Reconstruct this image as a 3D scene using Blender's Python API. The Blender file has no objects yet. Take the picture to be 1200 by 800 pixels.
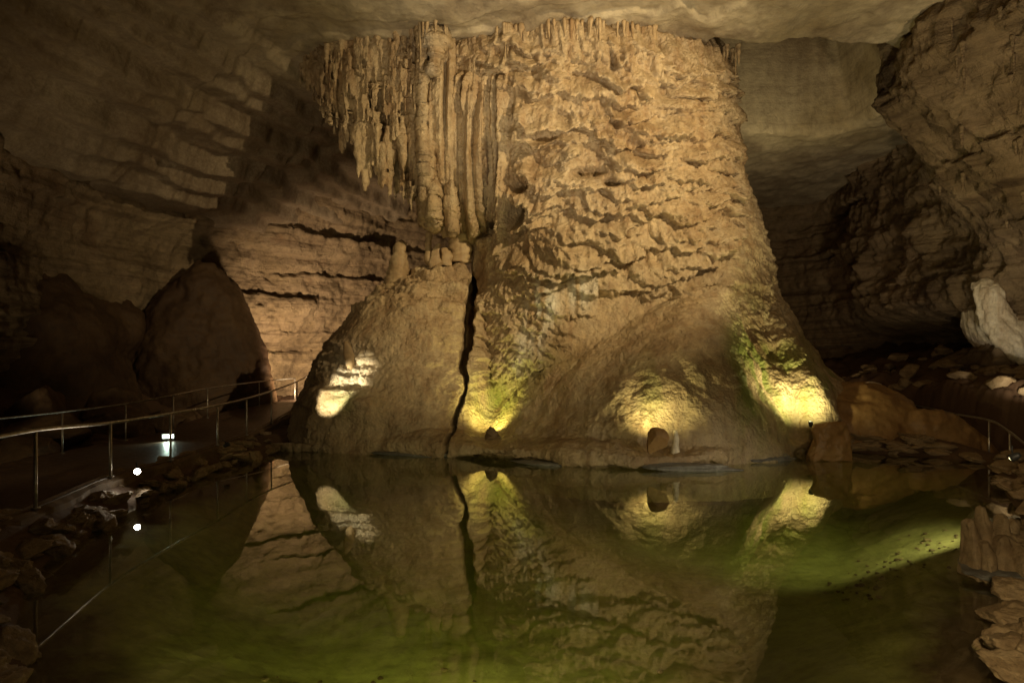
import bpy, math, random
import numpy as np
from mathutils import Vector, Matrix

random.seed(7)
rng = np.random.default_rng(11)
R = math.radians
scene = bpy.context.scene
col = scene.collection

# ------------------------------------------------------------------ camera
CAMZ, F = 2.5, 720.0
cam_d = bpy.data.cameras.new('camera')
cam = bpy.data.objects.new('camera', cam_d)
col.objects.link(cam)
cam.location = (0, 0, CAMZ)
cam.rotation_euler = (R(90), 0, 0)
cam_d.sensor_width = 36
cam_d.lens = 21.6
cam_d.shift_y = 32.0 / 1200.0
cam_d.clip_end = 300
scene.camera = cam

# ------------------------------------------------------------------ world: a closed cave, no daylight, only a trace of bounce
world = bpy.data.worlds.new("World")
scene.world = world
world.use_nodes = True
bg = world.node_tree.nodes['Background']
bg.inputs[0].default_value = (1.0, 0.75, 0.45, 1)
bg.inputs[1].default_value = 0.0015

scene.view_settings.view_transform = 'Standard'
scene.view_settings.look = 'None'
scene.view_settings.exposure = 0.3
scene.view_settings.gamma = 1
scene.render.engine = 'CYCLES'
scene.cycles.use_denoising = True
scene.cycles.max_bounces = 5
scene.cycles.diffuse_bounces = 2
scene.cycles.glossy_bounces = 3
scene.cycles.transparent_max_bounces = 8
scene.cycles.volume_bounces = 0
scene.cycles.sample_clamp_indirect = 4.0
scene.cycles.caustics_reflective = False
scene.cycles.caustics_refractive = False

WARM = (1.0, 0.78, 0.43)
CREAM = (1.0, 0.85, 0.60)
LIME = (1.0, 0.90, 0.30)


def at(px, py, D):
    """photo pixel + distance -> point in the cave (metres, water at z=0)"""
    return np.array([(px - 600) / F * D, D, CAMZ + (432 - py) / F * D])


def light(name, kind, loc, target, power, color, size=0.15, angle=60, blend=0.6, parent=None):
    d = bpy.data.lights.new(name, kind)
    d.energy = power
    d.color = color
    if kind == 'SPOT':
        d.spot_size = R(angle)
        d.spot_blend = blend
        d.shadow_soft_size = size
    elif kind == 'POINT':
        d.shadow_soft_size = size
    o = bpy.data.objects.new(name, d)
    col.objects.link(o)
    o.location = loc
    v = Vector(target) - Vector(loc)
    o.rotation_euler = v.to_track_quat('-Z', 'Y').to_euler()
    return o


# unseen spots: some stand for show lamps behind the rocks, others are added fill
LIGHTS = [
    # name, kind, loc, target, power, colour, size, angle, blend
    ('unseen_spot', 'SPOT', (11.5, 7.0, 11.6), (2.0, 20.0, 8.8), 9400, WARM, .10, 58, .95),
    ('unseen_spot', 'SPOT', (-8.0, 5.0, 6.0), (-.5, 20.0, 8.0), 1300, WARM, .12, 60, .8),  # added weak fill from the left
    ('unseen_spot', 'SPOT', (0.5, 8.0, 1.0), (1.5, 21.0, 14.8), 4700, CREAM, .2, 48, 1.0),
    ('unseen_spot', 'SPOT', (7.0, 8.0, 1.0), (8.5, 21.0, 14.5), 1500, CREAM, .2, 75, 1.0),
    ('unseen_spot', 'SPOT', (-9.2, 27.5, 1.3), (-10.0, 36.0, 4.5), 3800, (1, .74, .46), .3, 135, 1.0),
    ('unseen_spot', 'SPOT', (-12.5, 13.0, .8), (-12.0, 25.0, 13.0), 650, (1, .78, .46), .3, 90, 1.0),
    ('unseen_spot', 'SPOT', (-16.5, 29.0, 6.0), (-12.5, 30.0, 11.0), 1000, (1, .78, .46), .3, 140, 1.0),
    ('unseen_spot', 'SPOT', (-3.0, 4.0, 1.5), (-10.0, 24.0, 13.5), 1000, (1, .78, .46), .3, 42, 1.0),  # added fill for the upper left wall
    ('unseen_spot', 'SPOT', (11.2, 23.6, 8.0), (10.0, 27.8, 15.8), 460, (1, .82, .42), .2, 110, .8),
    ('unseen_spot', 'SPOT', (13.5, 24.0, 1.6), (12.5, 34.0, 6.0), 350, (1, .76, .44), .2, 110, 1.0),  # small added fill for the back area right of the column
    ('unseen_spot', 'SPOT', (12.6, 11.5, .9), (15.5, 20.0, 10.0), 1500, (1, .77, .44), .25, 90, 1.0),
    ('unseen_spot', 'SPOT', (2.5, 1.5, 1.4), (2.0, 18.0, 3.2), 850, (1, .80, .40), .12, 62, 1.0),  # added low fill on the lower column
    ('unseen_spot', 'SPOT', (-12.6, 8.0, 2.4), (-8.5, 16.0, .4), 130, WARM, .1, 80, 1.0),  # added light over the left path
    ('unseen_spot', 'SPOT', (1.8, 2.0, 1.9), (5.9, 7.6, .4), 420, WARM, .1, 60, 1.0),  # added to brighten the stump and right bank
    ('unseen_spot', 'SPOT', (-1.5, 2.0, 1.9), (-6.0, 7.0, .3), 40, WARM, .1, 70, 1.0),  # added faint light for the lower left bank
    ('unseen_spot', 'SPOT', (5.5, 4.5, 2.2), (12.5, 19.0, 1.0), 500, (1, .76, .45), .2, 40, 1.0),  # added fill for the brown mound
]
for a in LIGHTS:
    if a[4] > 0:
        light(*a)


# ------------------------------------------------------------------ helpers
def sstep(a, b, x):
    t = np.clip((x - a) / (b - a), 0, 1)
    return t * t * (3 - 2 * t)


def _hash(ix, iy, iz, seed):
    h = (ix.astype(np.int64) * 374761393 + iy.astype(np.int64) * 668265263 + iz.astype(np.int64) * 2147483647 + seed * 974634777) & 0xffffffff
    h = ((h ^ (h >> 13)) * 1274126177) & 0xffffffff
    h = ((h ^ (h >> 16)) * 2246822519) & 0xffffffff
    return ((h ^ (h >> 15)) & 0xffffff) / float(0xffffff)


def vnoise(P, seed=0):
    """value noise in -1..1 on N x 3 points"""
    P = np.asarray(P, dtype=np.float64)
    i = np.floor(P)
    f = P - i
    f = f * f * f * (f * (f * 6 - 15) + 10)
    i = i.astype(np.int64)
    out = 0
    for dx in (0, 1):
        wx = f[:, 0] if dx else 1 - f[:, 0]
        for dy in (0, 1):
            wy = f[:, 1] if dy else 1 - f[:, 1]
            for dz in (0, 1):
                wz = f[:, 2] if dz else 1 - f[:, 2]
                out = out + wx * wy * wz * _hash(i[:, 0] + dx, i[:, 1] + dy, i[:, 2] + dz, seed)
    return out * 2 - 1


def fbm(P, octaves=4, seed=0, lac=2.03, gain=.5):
    P = np.asarray(P, dtype=np.float64)
    a, s, tot = 1.0, 0, 0
    for k in range(octaves):
        s = s + a * vnoise(P + 17.3 * k, seed + k)
        tot += a
        a *= gain
        P = P * lac
    return s / tot * 1.6


def ridged(P, octaves=4, seed=0):
    P = np.asarray(P, dtype=np.float64)
    a, s = 1.0, 0
    for k in range(octaves):
        s = s + a * (1 - 2 * np.abs(vnoise(P + 9.1 * k, seed + k)))
        a *= .5
        P = P * 2.1
    return s / 1.9


def worley(P, seed=0):
    """distance to the nearest feature point (F1) and F2-F1"""
    i = np.floor(P).astype(np.int64)
    f1 = np.full(len(P), 9.0)
    f2 = np.full(len(P), 9.0)
    for dx in (-1, 0, 1):
        for dy in (-1, 0, 1):
            for dz in (-1, 0, 1):
                c = i + np.array([dx, dy, dz])
                q = np.stack([c[:, k] + _hash(c[:, 0], c[:, 1], c[:, 2], seed + 5 * k + 1) for k in range(3)], 1)
                d = np.sqrt(((q - P) ** 2).sum(1))
                m = d < f1
                f2 = np.where(m, f1, np.minimum(f2, d))
                f1 = np.where(m, d, f1)
    return f1, f2 - f1


def tag(o, label=None, cat=None, group=None, kind=None):
    if label: o['label'] = label
    if cat: o['category'] = cat
    if group: o['group'] = group
    if kind: o['kind'] = kind
    return o


def empty(name, loc, rz=0):
    o = bpy.data.objects.new(name, None)
    o.location = tuple(float(v) for v in loc)
    o.rotation_euler = (0, 0, rz)
    o.empty_display_size = .2
    col.objects.link(o)
    return o


def np_mesh(name, V, Fq, mat=None, parent=None, smooth=True, attrs=None):
    """vertices N x 3 and faces M x 4 (or M x 3) as one mesh object"""
    V = np.ascontiguousarray(V, dtype=np.float32)
    Fq = np.ascontiguousarray(Fq, dtype=np.int32)
    me = bpy.data.meshes.new(name)
    k = Fq.shape[1]
    me.vertices.add(len(V))
    me.vertices.foreach_set('co', V.ravel())
    me.loops.add(Fq.size)
    me.loops.foreach_set('vertex_index', Fq.ravel())
    me.polygons.add(len(Fq))
    me.polygons.foreach_set('loop_start', np.arange(0, Fq.size, k, dtype=np.int32))
    me.polygons.foreach_set('loop_total', np.full(len(Fq), k, dtype=np.int32))
    me.update(calc_edges=True)
    me.validate()
    me.polygons.foreach_set('use_smooth', np.full(len(me.polygons), bool(smooth)))
    if attrs is not None:
        ca = me.color_attributes.new('stain_shade', 'FLOAT_COLOR', 'POINT')
        ca.data.foreach_set('color', np.ascontiguousarray(attrs, dtype=np.float32).ravel())
    o = bpy.data.objects.new(name, me)
    if mat: me.materials.append(mat)
    if parent: o.parent = parent
    col.objects.link(o)
    return o


def grid_faces(nu, nv, wrap_u=False):
    """grid indexed [v, u] -> quads"""
    u = np.arange(nu if wrap_u else nu - 1)
    v = np.arange(nv - 1)
    U, Vv = np.meshgrid(u, v)
    U2 = (U + 1) % nu
    a = Vv * nu + U
    b = Vv * nu + U2
    c = (Vv + 1) * nu + U2
    d = (Vv + 1) * nu + U
    return np.stack([a.ravel(), b.ravel(), c.ravel(), d.ravel()], 1)


def smooth_poly(P, per=8, closed=False):
    P = np.array(P, float)
    n = len(P)
    out = []
    rngk = range(n) if closed else range(n - 1)
    for i in rngk:
        p1, p2 = P[i], P[(i + 1) % n]
        p0 = P[(i - 1) % n] if closed or i > 0 else 2 * p1 - p2
        p3 = P[(i + 2) % n] if closed or i < n - 2 else 2 * p2 - p1
        for k in range(per):
            t = k / per
            out.append(.5 * ((2 * p1) + (-p0 + p2) * t + (2 * p0 - 5 * p1 + 4 * p2 - p3) * t * t + (-p0 + 3 * p1 - 3 * p2 + p3) * t ** 3))
    if not closed: out.append(P[-1])
    return np.array(out)


def tube(path, rad, seg=10, cap=True, wob=0, seed=0):
    """closed tube through a path; rad is a number or a list. returns V, F(quads)"""
    path = np.array(path, float)
    n = len(path)
    rad = np.broadcast_to(np.array(rad, float), (n,))
    V = []
    up0 = np.array([0, 0, 1.0])
    for i in range(n):
        t = path[min(i + 1, n - 1)] - path[max(i - 1, 0)]
        t /= np.linalg.norm(t) + 1e-9
        ref = up0 if abs(t[2]) < .9 else np.array([1.0, 0, 0])
        a = np.cross(t, ref); a /= np.linalg.norm(a)
        b = np.cross(t, a)
        ang = np.arange(seg) / seg * 2 * math.pi
        ring = path[i] + rad[i] * (np.cos(ang)[:, None] * a + np.sin(ang)[:, None] * b)
        V.append(ring)
    V = np.concatenate(V)
    Fq = grid_faces(seg, n, True)
    if cap:
        k = len(V)
        V = np.vstack([V, path[0], path[-1]])
        idx = np.arange(seg)
        f0 = np.stack([np.full(seg, k), idx, (idx + 1) % seg, (idx + 1) % seg], 1)
        # caps as quads over pairs
        caps = []
        for j in range(0, seg, 2):
            caps.append([k, (j + 2) % seg, (j + 1) % seg, j])
            o = (n - 1) * seg
            caps.append([k + 1, o + j, o + (j + 1) % seg, o + (j + 2) % seg])
        Fq = np.vstack([Fq, np.array(caps)])
    if wob:
        V = V + wob * np.stack([fbm(V * 3 + s, 2, seed) for s in (0, 31, 57)], 1)
    return V, Fq


def loft(sections, seg=64, rows=40, p=2.0):
    """sections: (z, xl, xr, yf, yb) from top to bottom -> closed mesh of superellipse rings"""
    S = np.array(sections, float)
    o = np.argsort(S[:, 0])
    S = S[o]
    zz = np.linspace(S[0, 0], S[-1, 0], rows)
    g = [np.interp(zz, S[:, 0], S[:, k]) for k in range(1, 5)]
    th = np.arange(seg) / seg * 2 * math.pi
    c, s = np.cos(th), np.sin(th)
    ex = 2.0 / p
    cc = np.sign(c) * np.abs(c) ** ex
    ss = np.sign(s) * np.abs(s) ** ex
    V = []
    for k in range(rows):
        cx, rx = (g[0][k] + g[1][k]) / 2, (g[1][k] - g[0][k]) / 2
        cy, ry = (g[2][k] + g[3][k]) / 2, (g[3][k] - g[2][k]) / 2
        V.append(np.stack([cx + rx * cc, cy + ry * ss, np.full(seg, zz[k])], 1))
    V = np.concatenate(V)
    Fq = grid_faces(seg, rows, True)
    k = len(V)
    V = np.vstack([V, V[:seg].mean(0), V[(rows - 1) * seg:rows * seg].mean(0)])
    caps = []
    ob = (rows - 1) * seg
    for j in range(0, seg, 2):
        caps.append([k, (j + 2) % seg, (j + 1) % seg, j])
        caps.append([k + 1, ob + j, ob + (j + 1) % seg, ob + (j + 2) % seg])
    return V, np.vstack([Fq, np.array(caps)])


def merge(parts):
    V, Fq, n = [], [], 0
    for v, f in parts:
        V.append(v); Fq.append(f + n); n += len(v)
    return np.vstack(V), np.vstack(Fq)


def voxel_union(parts, voxel, smooth=0):
    """solid union of closed shapes; returns V, F, N"""
    V, Fq = merge(parts)
    o = np_mesh('tmp', V, Fq)
    m = o.modifiers.new('r', 'REMESH')
    m.mode = 'VOXEL'
    m.voxel_size = voxel
    m.use_smooth_shade = True
    if smooth:
        s = o.modifiers.new('s', 'SMOOTH')
        s.factor = .5
        s.iterations = smooth
    dg = bpy.context.evaluated_depsgraph_get()
    ev = o.evaluated_get(dg)
    me = bpy.data.meshes.new_from_object(ev)
    n = len(me.vertices)
    co = np.empty(n * 3, np.float32); me.vertices.foreach_get('co', co)
    no = np.empty(n * 3, np.float32); me.vertex_normals.foreach_get('vector', no)
    li = np.empty(len(me.loops), np.int32); me.loops.foreach_get('vertex_index', li)
    lt = np.empty(len(me.polygons), np.int32); me.polygons.foreach_get('loop_total', lt)
    assert (lt == 4).all()
    old = o.data
    bpy.data.objects.remove(o)
    bpy.data.meshes.remove(old)
    bpy.data.meshes.remove(me)
    return co.reshape(-1, 3).astype(float), li.reshape(-1, 4), no.reshape(-1, 3).astype(float)


def crop(V, Fq, keep, *arrs):
    """drop faces none of whose vertices are kept"""
    fm = keep[Fq].any(1)
    Fq = Fq[fm]
    used = np.zeros(len(V), bool)
    used[Fq.ravel()] = True
    idx = np.cumsum(used) - 1
    return (V[used], idx[Fq]) + tuple(a[used] for a in arrs)


# ------------------------------------------------------------------ materials
def rock_mat(name, cols, scale=1.0, rough=.7, bump=.4, fine=26.0, stretch=(1, 1, 1), spec=.35, stain_shade=False, cell=0.0, cellscale=9.0,
             streak=0.0, strata=0.0, wet=0.0, bumpdist=.05):
    m = bpy.data.materials.new(name)
    m.use_nodes = True
    nt = m.node_tree
    N = nt.nodes
    L = nt.links.new
    b = N['Principled BSDF']
    tc = N.new('ShaderNodeTexCoord')
    mp = N.new('ShaderNodeMapping')
    mp.inputs['Scale'].default_value = stretch
    L(tc.outputs['Object'], mp.inputs['Vector'])
    vec = mp.outputs['Vector']

    def noise(sc, det=6, rg=.6, dist=0, v=None):
        n = N.new('ShaderNodeTexNoise')
        n.inputs['Scale'].default_value = sc
        n.inputs['Detail'].default_value = det
        n.inputs['Roughness'].default_value = rg
        n.inputs['Distortion'].default_value = dist
        L(v or vec, n.inputs['Vector'])
        return n.outputs['Fac']

    def math_(op, a, c=None, clamp=False):
        n = N.new('ShaderNodeMath'); n.operation = op; n.use_clamp = clamp
        for k, x in enumerate((a, c)):
            if x is None: continue
            if isinstance(x, (int, float)): n.inputs[k].default_value = x
            else: L(x, n.inputs[k])
        return n.outputs[0]

    def mix(f, a, c, mode='MIX'):
        n = N.new('ShaderNodeMix'); n.data_type = 'RGBA'; n.blend_type = mode
        if isinstance(f, (int, float)): n.inputs[0].default_value = f
        else: L(f, n.inputs[0])
        for k, x in ((6, a), (7, c)):
            if isinstance(x, tuple): n.inputs[k].default_value = (*x, 1)
            else: L(x, n.inputs[k])
        return n.outputs[2]

    def ramp(f, stops):
        n = N.new('ShaderNodeValToRGB')
        e = n.color_ramp.elements
        e[0].position, e[0].color = stops[0][0], (*stops[0][1], 1)
        e[1].position, e[1].color = stops[-1][0], (*stops[-1][1], 1)
        for p, c in stops[1:-1]:
            x = e.new(p); x.color = (*c, 1)
        L(f, n.inputs[0])
        return n.outputs[0]

    n1 = noise(.55 * scale, 8, .62, .4)
    st = [(.3 + .4 * k / (len(cols) - 1), c) for k, c in enumerate(cols)]
    base = ramp(n1, st)
    n2 = noise(5.5 * scale, 8, .7, .2)
    base = mix(.75, base, ramp(n2, [(.3, (.55, .5, .45)), (.5, (.95, .93, .9)), (.72, (1.25, 1.2, 1.1))]), 'MULTIPLY')
    heights = []
    if streak:
        ms = N.new('ShaderNodeMapping'); ms.inputs['Scale'].default_value = (3.2, 3.2, .16)
        L(tc.outputs['Object'], ms.inputs['Vector'])
        ns = noise(1.0, 5, .6, .3, ms.outputs['Vector'])
        base = mix(streak, base, ramp(ns, [(.33, (.55, .38, .25)), (.5, (1, 1, 1)), (.68, (1.25, 1.25, 1.2))]), 'MULTIPLY')
        heights.append((ns, .5 * streak))
    if strata:
        ms = N.new('ShaderNodeMapping'); ms.inputs['Scale'].default_value = (.12, .12, 2.6)
        L(tc.outputs['Object'], ms.inputs['Vector'])
        ns = noise(1.0, 9, .68, .5, ms.outputs['Vector'])
        base = mix(strata, base, ramp(ns, [(.34, (.35, .27, .2)), (.46, (.9, .85, .8)), (.62, (1.15, 1.12, 1.05))]), 'MULTIPLY')
        heights.append((ns, 1.6 * strata))
    if stain_shade:
        at_ = N.new('ShaderNodeVertexColor'); at_.layer_name = 'stain_shade'
        sp = N.new('ShaderNodeSeparateColor'); L(at_.outputs['Color'], sp.inputs[0])
        brk = math_('ADD', noise(9, 6, .7), .25)
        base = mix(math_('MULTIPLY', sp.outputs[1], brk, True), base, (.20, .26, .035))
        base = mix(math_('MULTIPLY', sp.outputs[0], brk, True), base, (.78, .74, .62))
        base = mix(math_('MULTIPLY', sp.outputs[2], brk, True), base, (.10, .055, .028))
    L(base, b.inputs['Base Color'])
    nf = noise(fine, 8, .72)
    nm = noise(fine * .28, 6, .6, .5)
    h = math_('ADD', math_('MULTIPLY', nm, 1.0), math_('MULTIPLY', nf, .55))
    for s_, w in heights:
        h = math_('ADD', h, math_('MULTIPLY', s_, w))
    if cell:
        vo = N.new('ShaderNodeTexVoronoi'); vo.inputs['Scale'].default_value = cellscale
        vo.feature = 'SMOOTH_F1'
        L(vec, vo.inputs['Vector'])
        h = math_('ADD', h, math_('MULTIPLY', math_('SUBTRACT', 1.0, vo.outputs['Distance']), cell))
    bp = N.new('ShaderNodeBump')
    bp.inputs['Strength'].default_value = bump
    bp.inputs['Distance'].default_value = bumpdist
    L(h, bp.inputs['Height'])
    L(bp.outputs['Normal'], b.inputs['Normal'])
    rr = N.new('ShaderNodeMapRange')
    rr.inputs['From Min'].default_value = .3; rr.inputs['From Max'].default_value = .7
    rr.inputs['To Min'].default_value = max(.1, rough - .18); rr.inputs['To Max'].default_value = min(1, rough + .15)
    L(n2, rr.inputs['Value'])
    L(rr.outputs[0], b.inputs['Roughness'])
    b.inputs['Specular IOR Level'].default_value = spec
    return m


def simple_mat(name, color, rough=.5, metal=0.0, emit=None, estr=0, noise_amt=.25, nscale=30):
    m = bpy.data.materials.new(name)
    m.use_nodes = True
    nt = m.node_tree; N = nt.nodes; L = nt.links.new
    b = N['Principled BSDF']
    tc = N.new('ShaderNodeTexCoord')
    n = N.new('ShaderNodeTexNoise'); n.inputs['Scale'].default_value = nscale; n.inputs['Detail'].default_value = 6
    L(tc.outputs['Object'], n.inputs['Vector'])
    r = N.new('ShaderNodeValToRGB')
    c0 = tuple(c * (1 - noise_amt) for c in color); c1 = tuple(min(1, c * (1 + noise_amt)) for c in color)
    r.color_ramp.elements[0].position, r.color_ramp.elements[0].color = .35, (*c0, 1)
    r.color_ramp.elements[1].position, r.color_ramp.elements[1].color = .65, (*c1, 1)
    L(n.outputs['Fac'], r.inputs[0])
    L(r.outputs[0], b.inputs['Base Color'])
    b.inputs['Roughness'].default_value = rough
    b.inputs['Metallic'].default_value = metal
    if emit:
        b.inputs['Emission Color'].default_value = (*emit, 1)
        b.inputs['Emission Strength'].default_value = estr
    return m


M_COL = rock_mat('flowstone', [(.25, .155, .075), (.42, .30, .17), (.50, .385, .24), (.36, .24, .125)], .8, .50, .75, 34, spec=.5, stain_shade=True, streak=.45, cell=.8, cellscale=13, bumpdist=.09)
M_STAL = rock_mat('dripstone', [(.26, .165, .08), (.40, .29, .165), (.48, .37, .23)], 1.2, .6, .6, 30, streak=.5, bumpdist=.03)
M_WALL = rock_mat('bedded_limestone', [(.13, .09, .055), (.25, .185, .11), (.33, .25, .16), (.22, .145, .085)], .6, .8, 1.0, 16, strata=.8, bumpdist=.15)
M_CEIL = rock_mat('ceiling_limestone', [(.30, .24, .15), (.44, .37, .26), (.54, .46, .33)], .5, .85, .6, 14, bumpdist=.09, stain_shade=True, strata=.35)
M_ROCK = rock_mat('boulder_rock', [(.09, .055, .03), (.16, .10, .055), (.22, .145, .08)], 1.0, .8, .7, 18, bumpdist=.05)
M_DOME = rock_mat('dark_dripstone', [(.05, .027, .014), (.08, .045, .022), (.11, .065, .03)], .9, .7, .7, 18, bumpdist=.06)
M_BANK = rock_mat('bank_stone', [(.16, .10, .05), (.28, .20, .11), (.36, .27, .16)], 2.2, .7, .7, 26, strata=.3, bumpdist=.03)
M_MOUND = rock_mat('brown_flowstone', [(.20, .10, .035), (.30, .175, .07), (.38, .24, .10)], 1.0, .5, .45, 30, bumpdist=.03)
M_GREY = rock_mat('grey_slab', [(.09, .085, .075), (.17, .16, .14), (.24, .23, .20)], 3, .5, .8, 30, bumpdist=.03)
M_WHITE = rock_mat('pale_calcite', [(.50, .42, .30), (.66, .58, .45), (.74, .68, .56)], 1.6, .5, .5, 26, streak=.4, bumpdist=.03)
M_GROUND = rock_mat('cave_clay', [(.07, .04, .022), (.12, .07, .035), (.17, .105, .055)], 1.2, .85, .8, 20, bumpdist=.06)
M_BED = rock_mat('pool_silt', [(.24, .22, .07), (.36, .33, .12), (.44, .41, .17)], .9, .9, .6, 12, bumpdist=.04, stain_shade=True)
M_PATH = rock_mat('path_concrete', [(.08, .045, .028), (.11, .065, .04), (.15, .09, .055)], 1.6, .45, .3, 30, bumpdist=.01)
M_KERB = rock_mat('kerb_concrete', [(.10, .065, .032), (.16, .105, .055), (.21, .145, .08)], 2.0, .8, .5, 30, bumpdist=.02)
M_STEEL = simple_mat('rail_steel', (.42, .38, .32), .38, .85, nscale=12)
M_BLACK = simple_mat('lamp_housing', (.03, .03, .028), .5, .3)
M_LENS = simple_mat('lamp_lens', (.9, .9, .9), .2, 0, (1, .93, .78), 45, 0)
M_LENSG = simple_mat('path_lamp_lens', (.9, .9, .9), .2, 0, (.85, 1, .78), 9, 0)
M_LENSY = simple_mat('flood_lens', (.9, .9, .7), .2, 0, (1, .9, .45), 14, 0)

# water: clear surface that mirrors by Fresnel, green water body
m = bpy.data.materials.new('pool_water'); m.use_nodes = True
nt = m.node_tree; N = nt.nodes; L = nt.links.new
for n_ in list(N):
    if n_.type != 'OUTPUT_MATERIAL': N.remove(n_)
out = [n_ for n_ in N if n_.type == 'OUTPUT_MATERIAL'][0]
geo = N.new('ShaderNodeNewGeometry')
dt = N.new('ShaderNodeVectorMath'); dt.operation = 'DOT_PRODUCT'
L(geo.outputs['Normal'], dt.inputs[0]); L(geo.outputs['Incoming'], dt.inputs[1])


def mth(op, a, b=None):
    n = N.new('ShaderNodeMath'); n.operation = op
    for k_, x_ in enumerate((a, b)):
        if x_ is None: continue
        if isinstance(x_, (int, float)): n.inputs[k_].default_value = x_
        else: L(x_, n.inputs[k_])
    return n.outputs[0]


# Schlick mirror share of a water surface, the same from above and from below
refl = mth('ADD', mth('MULTIPLY', mth('POWER', mth('SUBTRACT', 1.0, mth('ABSOLUTE', dt.outputs['Value'])), 4.0), .95), .03)
tr = N.new('ShaderNodeBsdfTransparent'); tr.inputs['Color'].default_value = (.93, .97, .86, 1)
gl = N.new('ShaderNodeBsdfGlossy'); gl.inputs['Roughness'].default_value = .012
gl.inputs['Color'].default_value = (.95, .95, .9, 1)
tc = N.new('ShaderNodeTexCoord')
nz = N.new('ShaderNodeTexNoise'); nz.inputs['Scale'].default_value = 1.6; nz.inputs['Detail'].default_value = 3
bp = N.new('ShaderNodeBump'); bp.inputs['Strength'].default_value = .02; bp.inputs['Distance'].default_value = .002
L(tc.outputs['Object'], nz.inputs['Vector']); L(nz.outputs['Fac'], bp.inputs['Height']); L(bp.outputs['Normal'], gl.inputs['Normal'])
mx = N.new('ShaderNodeMixShader')
L(refl, mx.inputs[0]); L(tr.outputs[0], mx.inputs[1]); L(gl.outputs[0], mx.inputs[2])
L(mx.outputs[0], out.inputs['Surface'])
va = N.new('ShaderNodeVolumeAbsorption'); va.inputs['Color'].default_value = (.52, .66, .16, 1); va.inputs['Density'].default_value = .19
L(va.outputs[0], out.inputs['Volume'])
M_WATER = m

# ------------------------------------------------------------------ pool outline on the water plane (X, Y)
POOL = np.array([(-6.9, 19.2), (-6.95, 18.0), (-7.2, 14.6), (-6.84, 11.4), (-6.3, 9.2), (-5.8, 7.56), (-5.0, 6.34), (-4.5, 5.7), (-4.16, 5.35), (-3.85, 4.9),
                 (-3.6, 3.6), (-3.0, 2.2), (0, 1.6), (3.2, 2.2), (3.8, 3.6), (3.85, 4.9), (4.35, 5.49), (4.9, 6.25), (5.4, 6.8), (6.7, 8.2), (7.5, 9.1), (8.75, 10.7),
                 (9.95, 12.5), (11.3, 14.4), (12.3, 16.2), (12.0, 17.4), (10.8, 18.2), (9.6, 19.0), (7, 21), (0, 22), (-5, 21.5)])
POOLS = smooth_poly(POOL, 4, True)


def pool_sdf(X, Y):
    """signed distance, negative inside the pool"""
    d = np.full(X.shape, 1e9)
    ins = np.zeros(X.shape, bool)
    n = len(POOLS)
    for i in range(n):
        ax, ay = POOLS[i]; bx, by = POOLS[(i + 1) % n]
        ex, ey = bx - ax, by - ay
        t = np.clip(((X - ax) * ex + (Y - ay) * ey) / (ex * ex + ey * ey + 1e-12), 0, 1)
        d = np.minimum(d, np.hypot(X - ax - t * ex, Y - ay - t * ey))
        c = ((ay > Y) != (by > Y)) & (X < (bx - ax) * (Y - ay) / (by - ay + 1e-12) + ax)
        ins ^= c
    return np.where(ins, -d, d)


def ground_h(X, Y):
    sh = X.shape
    x, y = X.ravel(), Y.ravel()
    P = np.stack([x, y, 0 * x], 1)
    n1 = fbm(P * .5, 5, 3); n2 = fbm(P * 2.2, 4, 8)
    sd = pool_sdf(x, y)
    depth = -(.22 + 1.15 * sstep(0, 3.2, -sd)) + .10 * n1
    out_ = .04 + .36 * sstep(0, .8, sd) + .04 * n2
    # left: behind the path it drops, then rubble climbs to the wall
    left = sstep(-11.0, -12.0, x)
    out_ = out_ * (1 - left) + left * (.25 + .25 * n1 + .2 * n2 + 3.2 * sstep(-12.5, -21, x))
    # beyond the column, left side the floor climbs slightly
    out_ = out_ + sstep(22, 32, y) * .6
    # right: walk bed, then a bench of rubble above it
    rb = sstep(15.2, 15.7, x + .25 * n1) * sstep(12, 15, y)
    out_ = out_ * (1 - rb) + rb * (1.65 + .35 * n1 + .25 * n2 + .20 * np.clip(x - 15.6, 0, 9) + .04 * np.clip(y - 20, 0, 20))
    rr = (1 - rb) * sstep(12.6, 13.6, x)
    out_ = out_ - rr * .45
    k = sstep(-.06, .10, sd)
    return (depth * (1 - k) + out_ * k).reshape(sh), sd.reshape(sh)


def ground_sheet():
    xs = np.unique(np.concatenate([np.linspace(-40, -14, 60), np.linspace(-14, 16, 430), np.linspace(16, 45, 110)]))
    ys = np.unique(np.concatenate([np.linspace(-14, 2, 30), np.linspace(2, 24, 330), np.linspace(24, 60, 110)]))
    X, Y = np.meshgrid(xs, ys)
    Z, sd = ground_h(X, Y)
    V = np.stack([X.ravel(), Y.ravel(), Z.ravel()], 1)
    Fq = grid_faces(len(xs), len(ys))
    inside = (sd.ravel() < -.30)[Fq].all(1)
    for nm, mk, mt in (('pool_bed', inside, M_BED), ('ground', ~inside, M_GROUND)):
        f = Fq[mk]
        used = np.zeros(len(V), bool); used[f.ravel()] = True
        idx = np.cumsum(used) - 1
        st = np.zeros((used.sum(), 4), np.float32); st[:, 3] = 1
        st[:, 2] = np.clip(1.6 * sstep(-.9, -.05, sd.ravel()[used] + .3 * fbm(V[used] * 1.5, 3, 9)), 0, 1.6)
        tag(np_mesh(nm, V[used], idx[f], M_BED, attrs=st), kind='structure')


ground_sheet()
# water body (closed box; the ground hides it outside the pool)
wv = np.array([(x, y, z) for z in (-3.0, 0.0) for (x, y) in ((-8.6, 1), (13.4, 1), (13.4, 24), (-8.6, 24))], float)
wf = np.array([(0, 3, 2, 1), (4, 5, 6, 7), (0, 1, 5, 4), (1, 2, 6, 5), (2, 3, 7, 6), (3, 0, 4, 7)])
tag(np_mesh('water', wv, wf, M_WATER, smooth=False), kind='structure')

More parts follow.
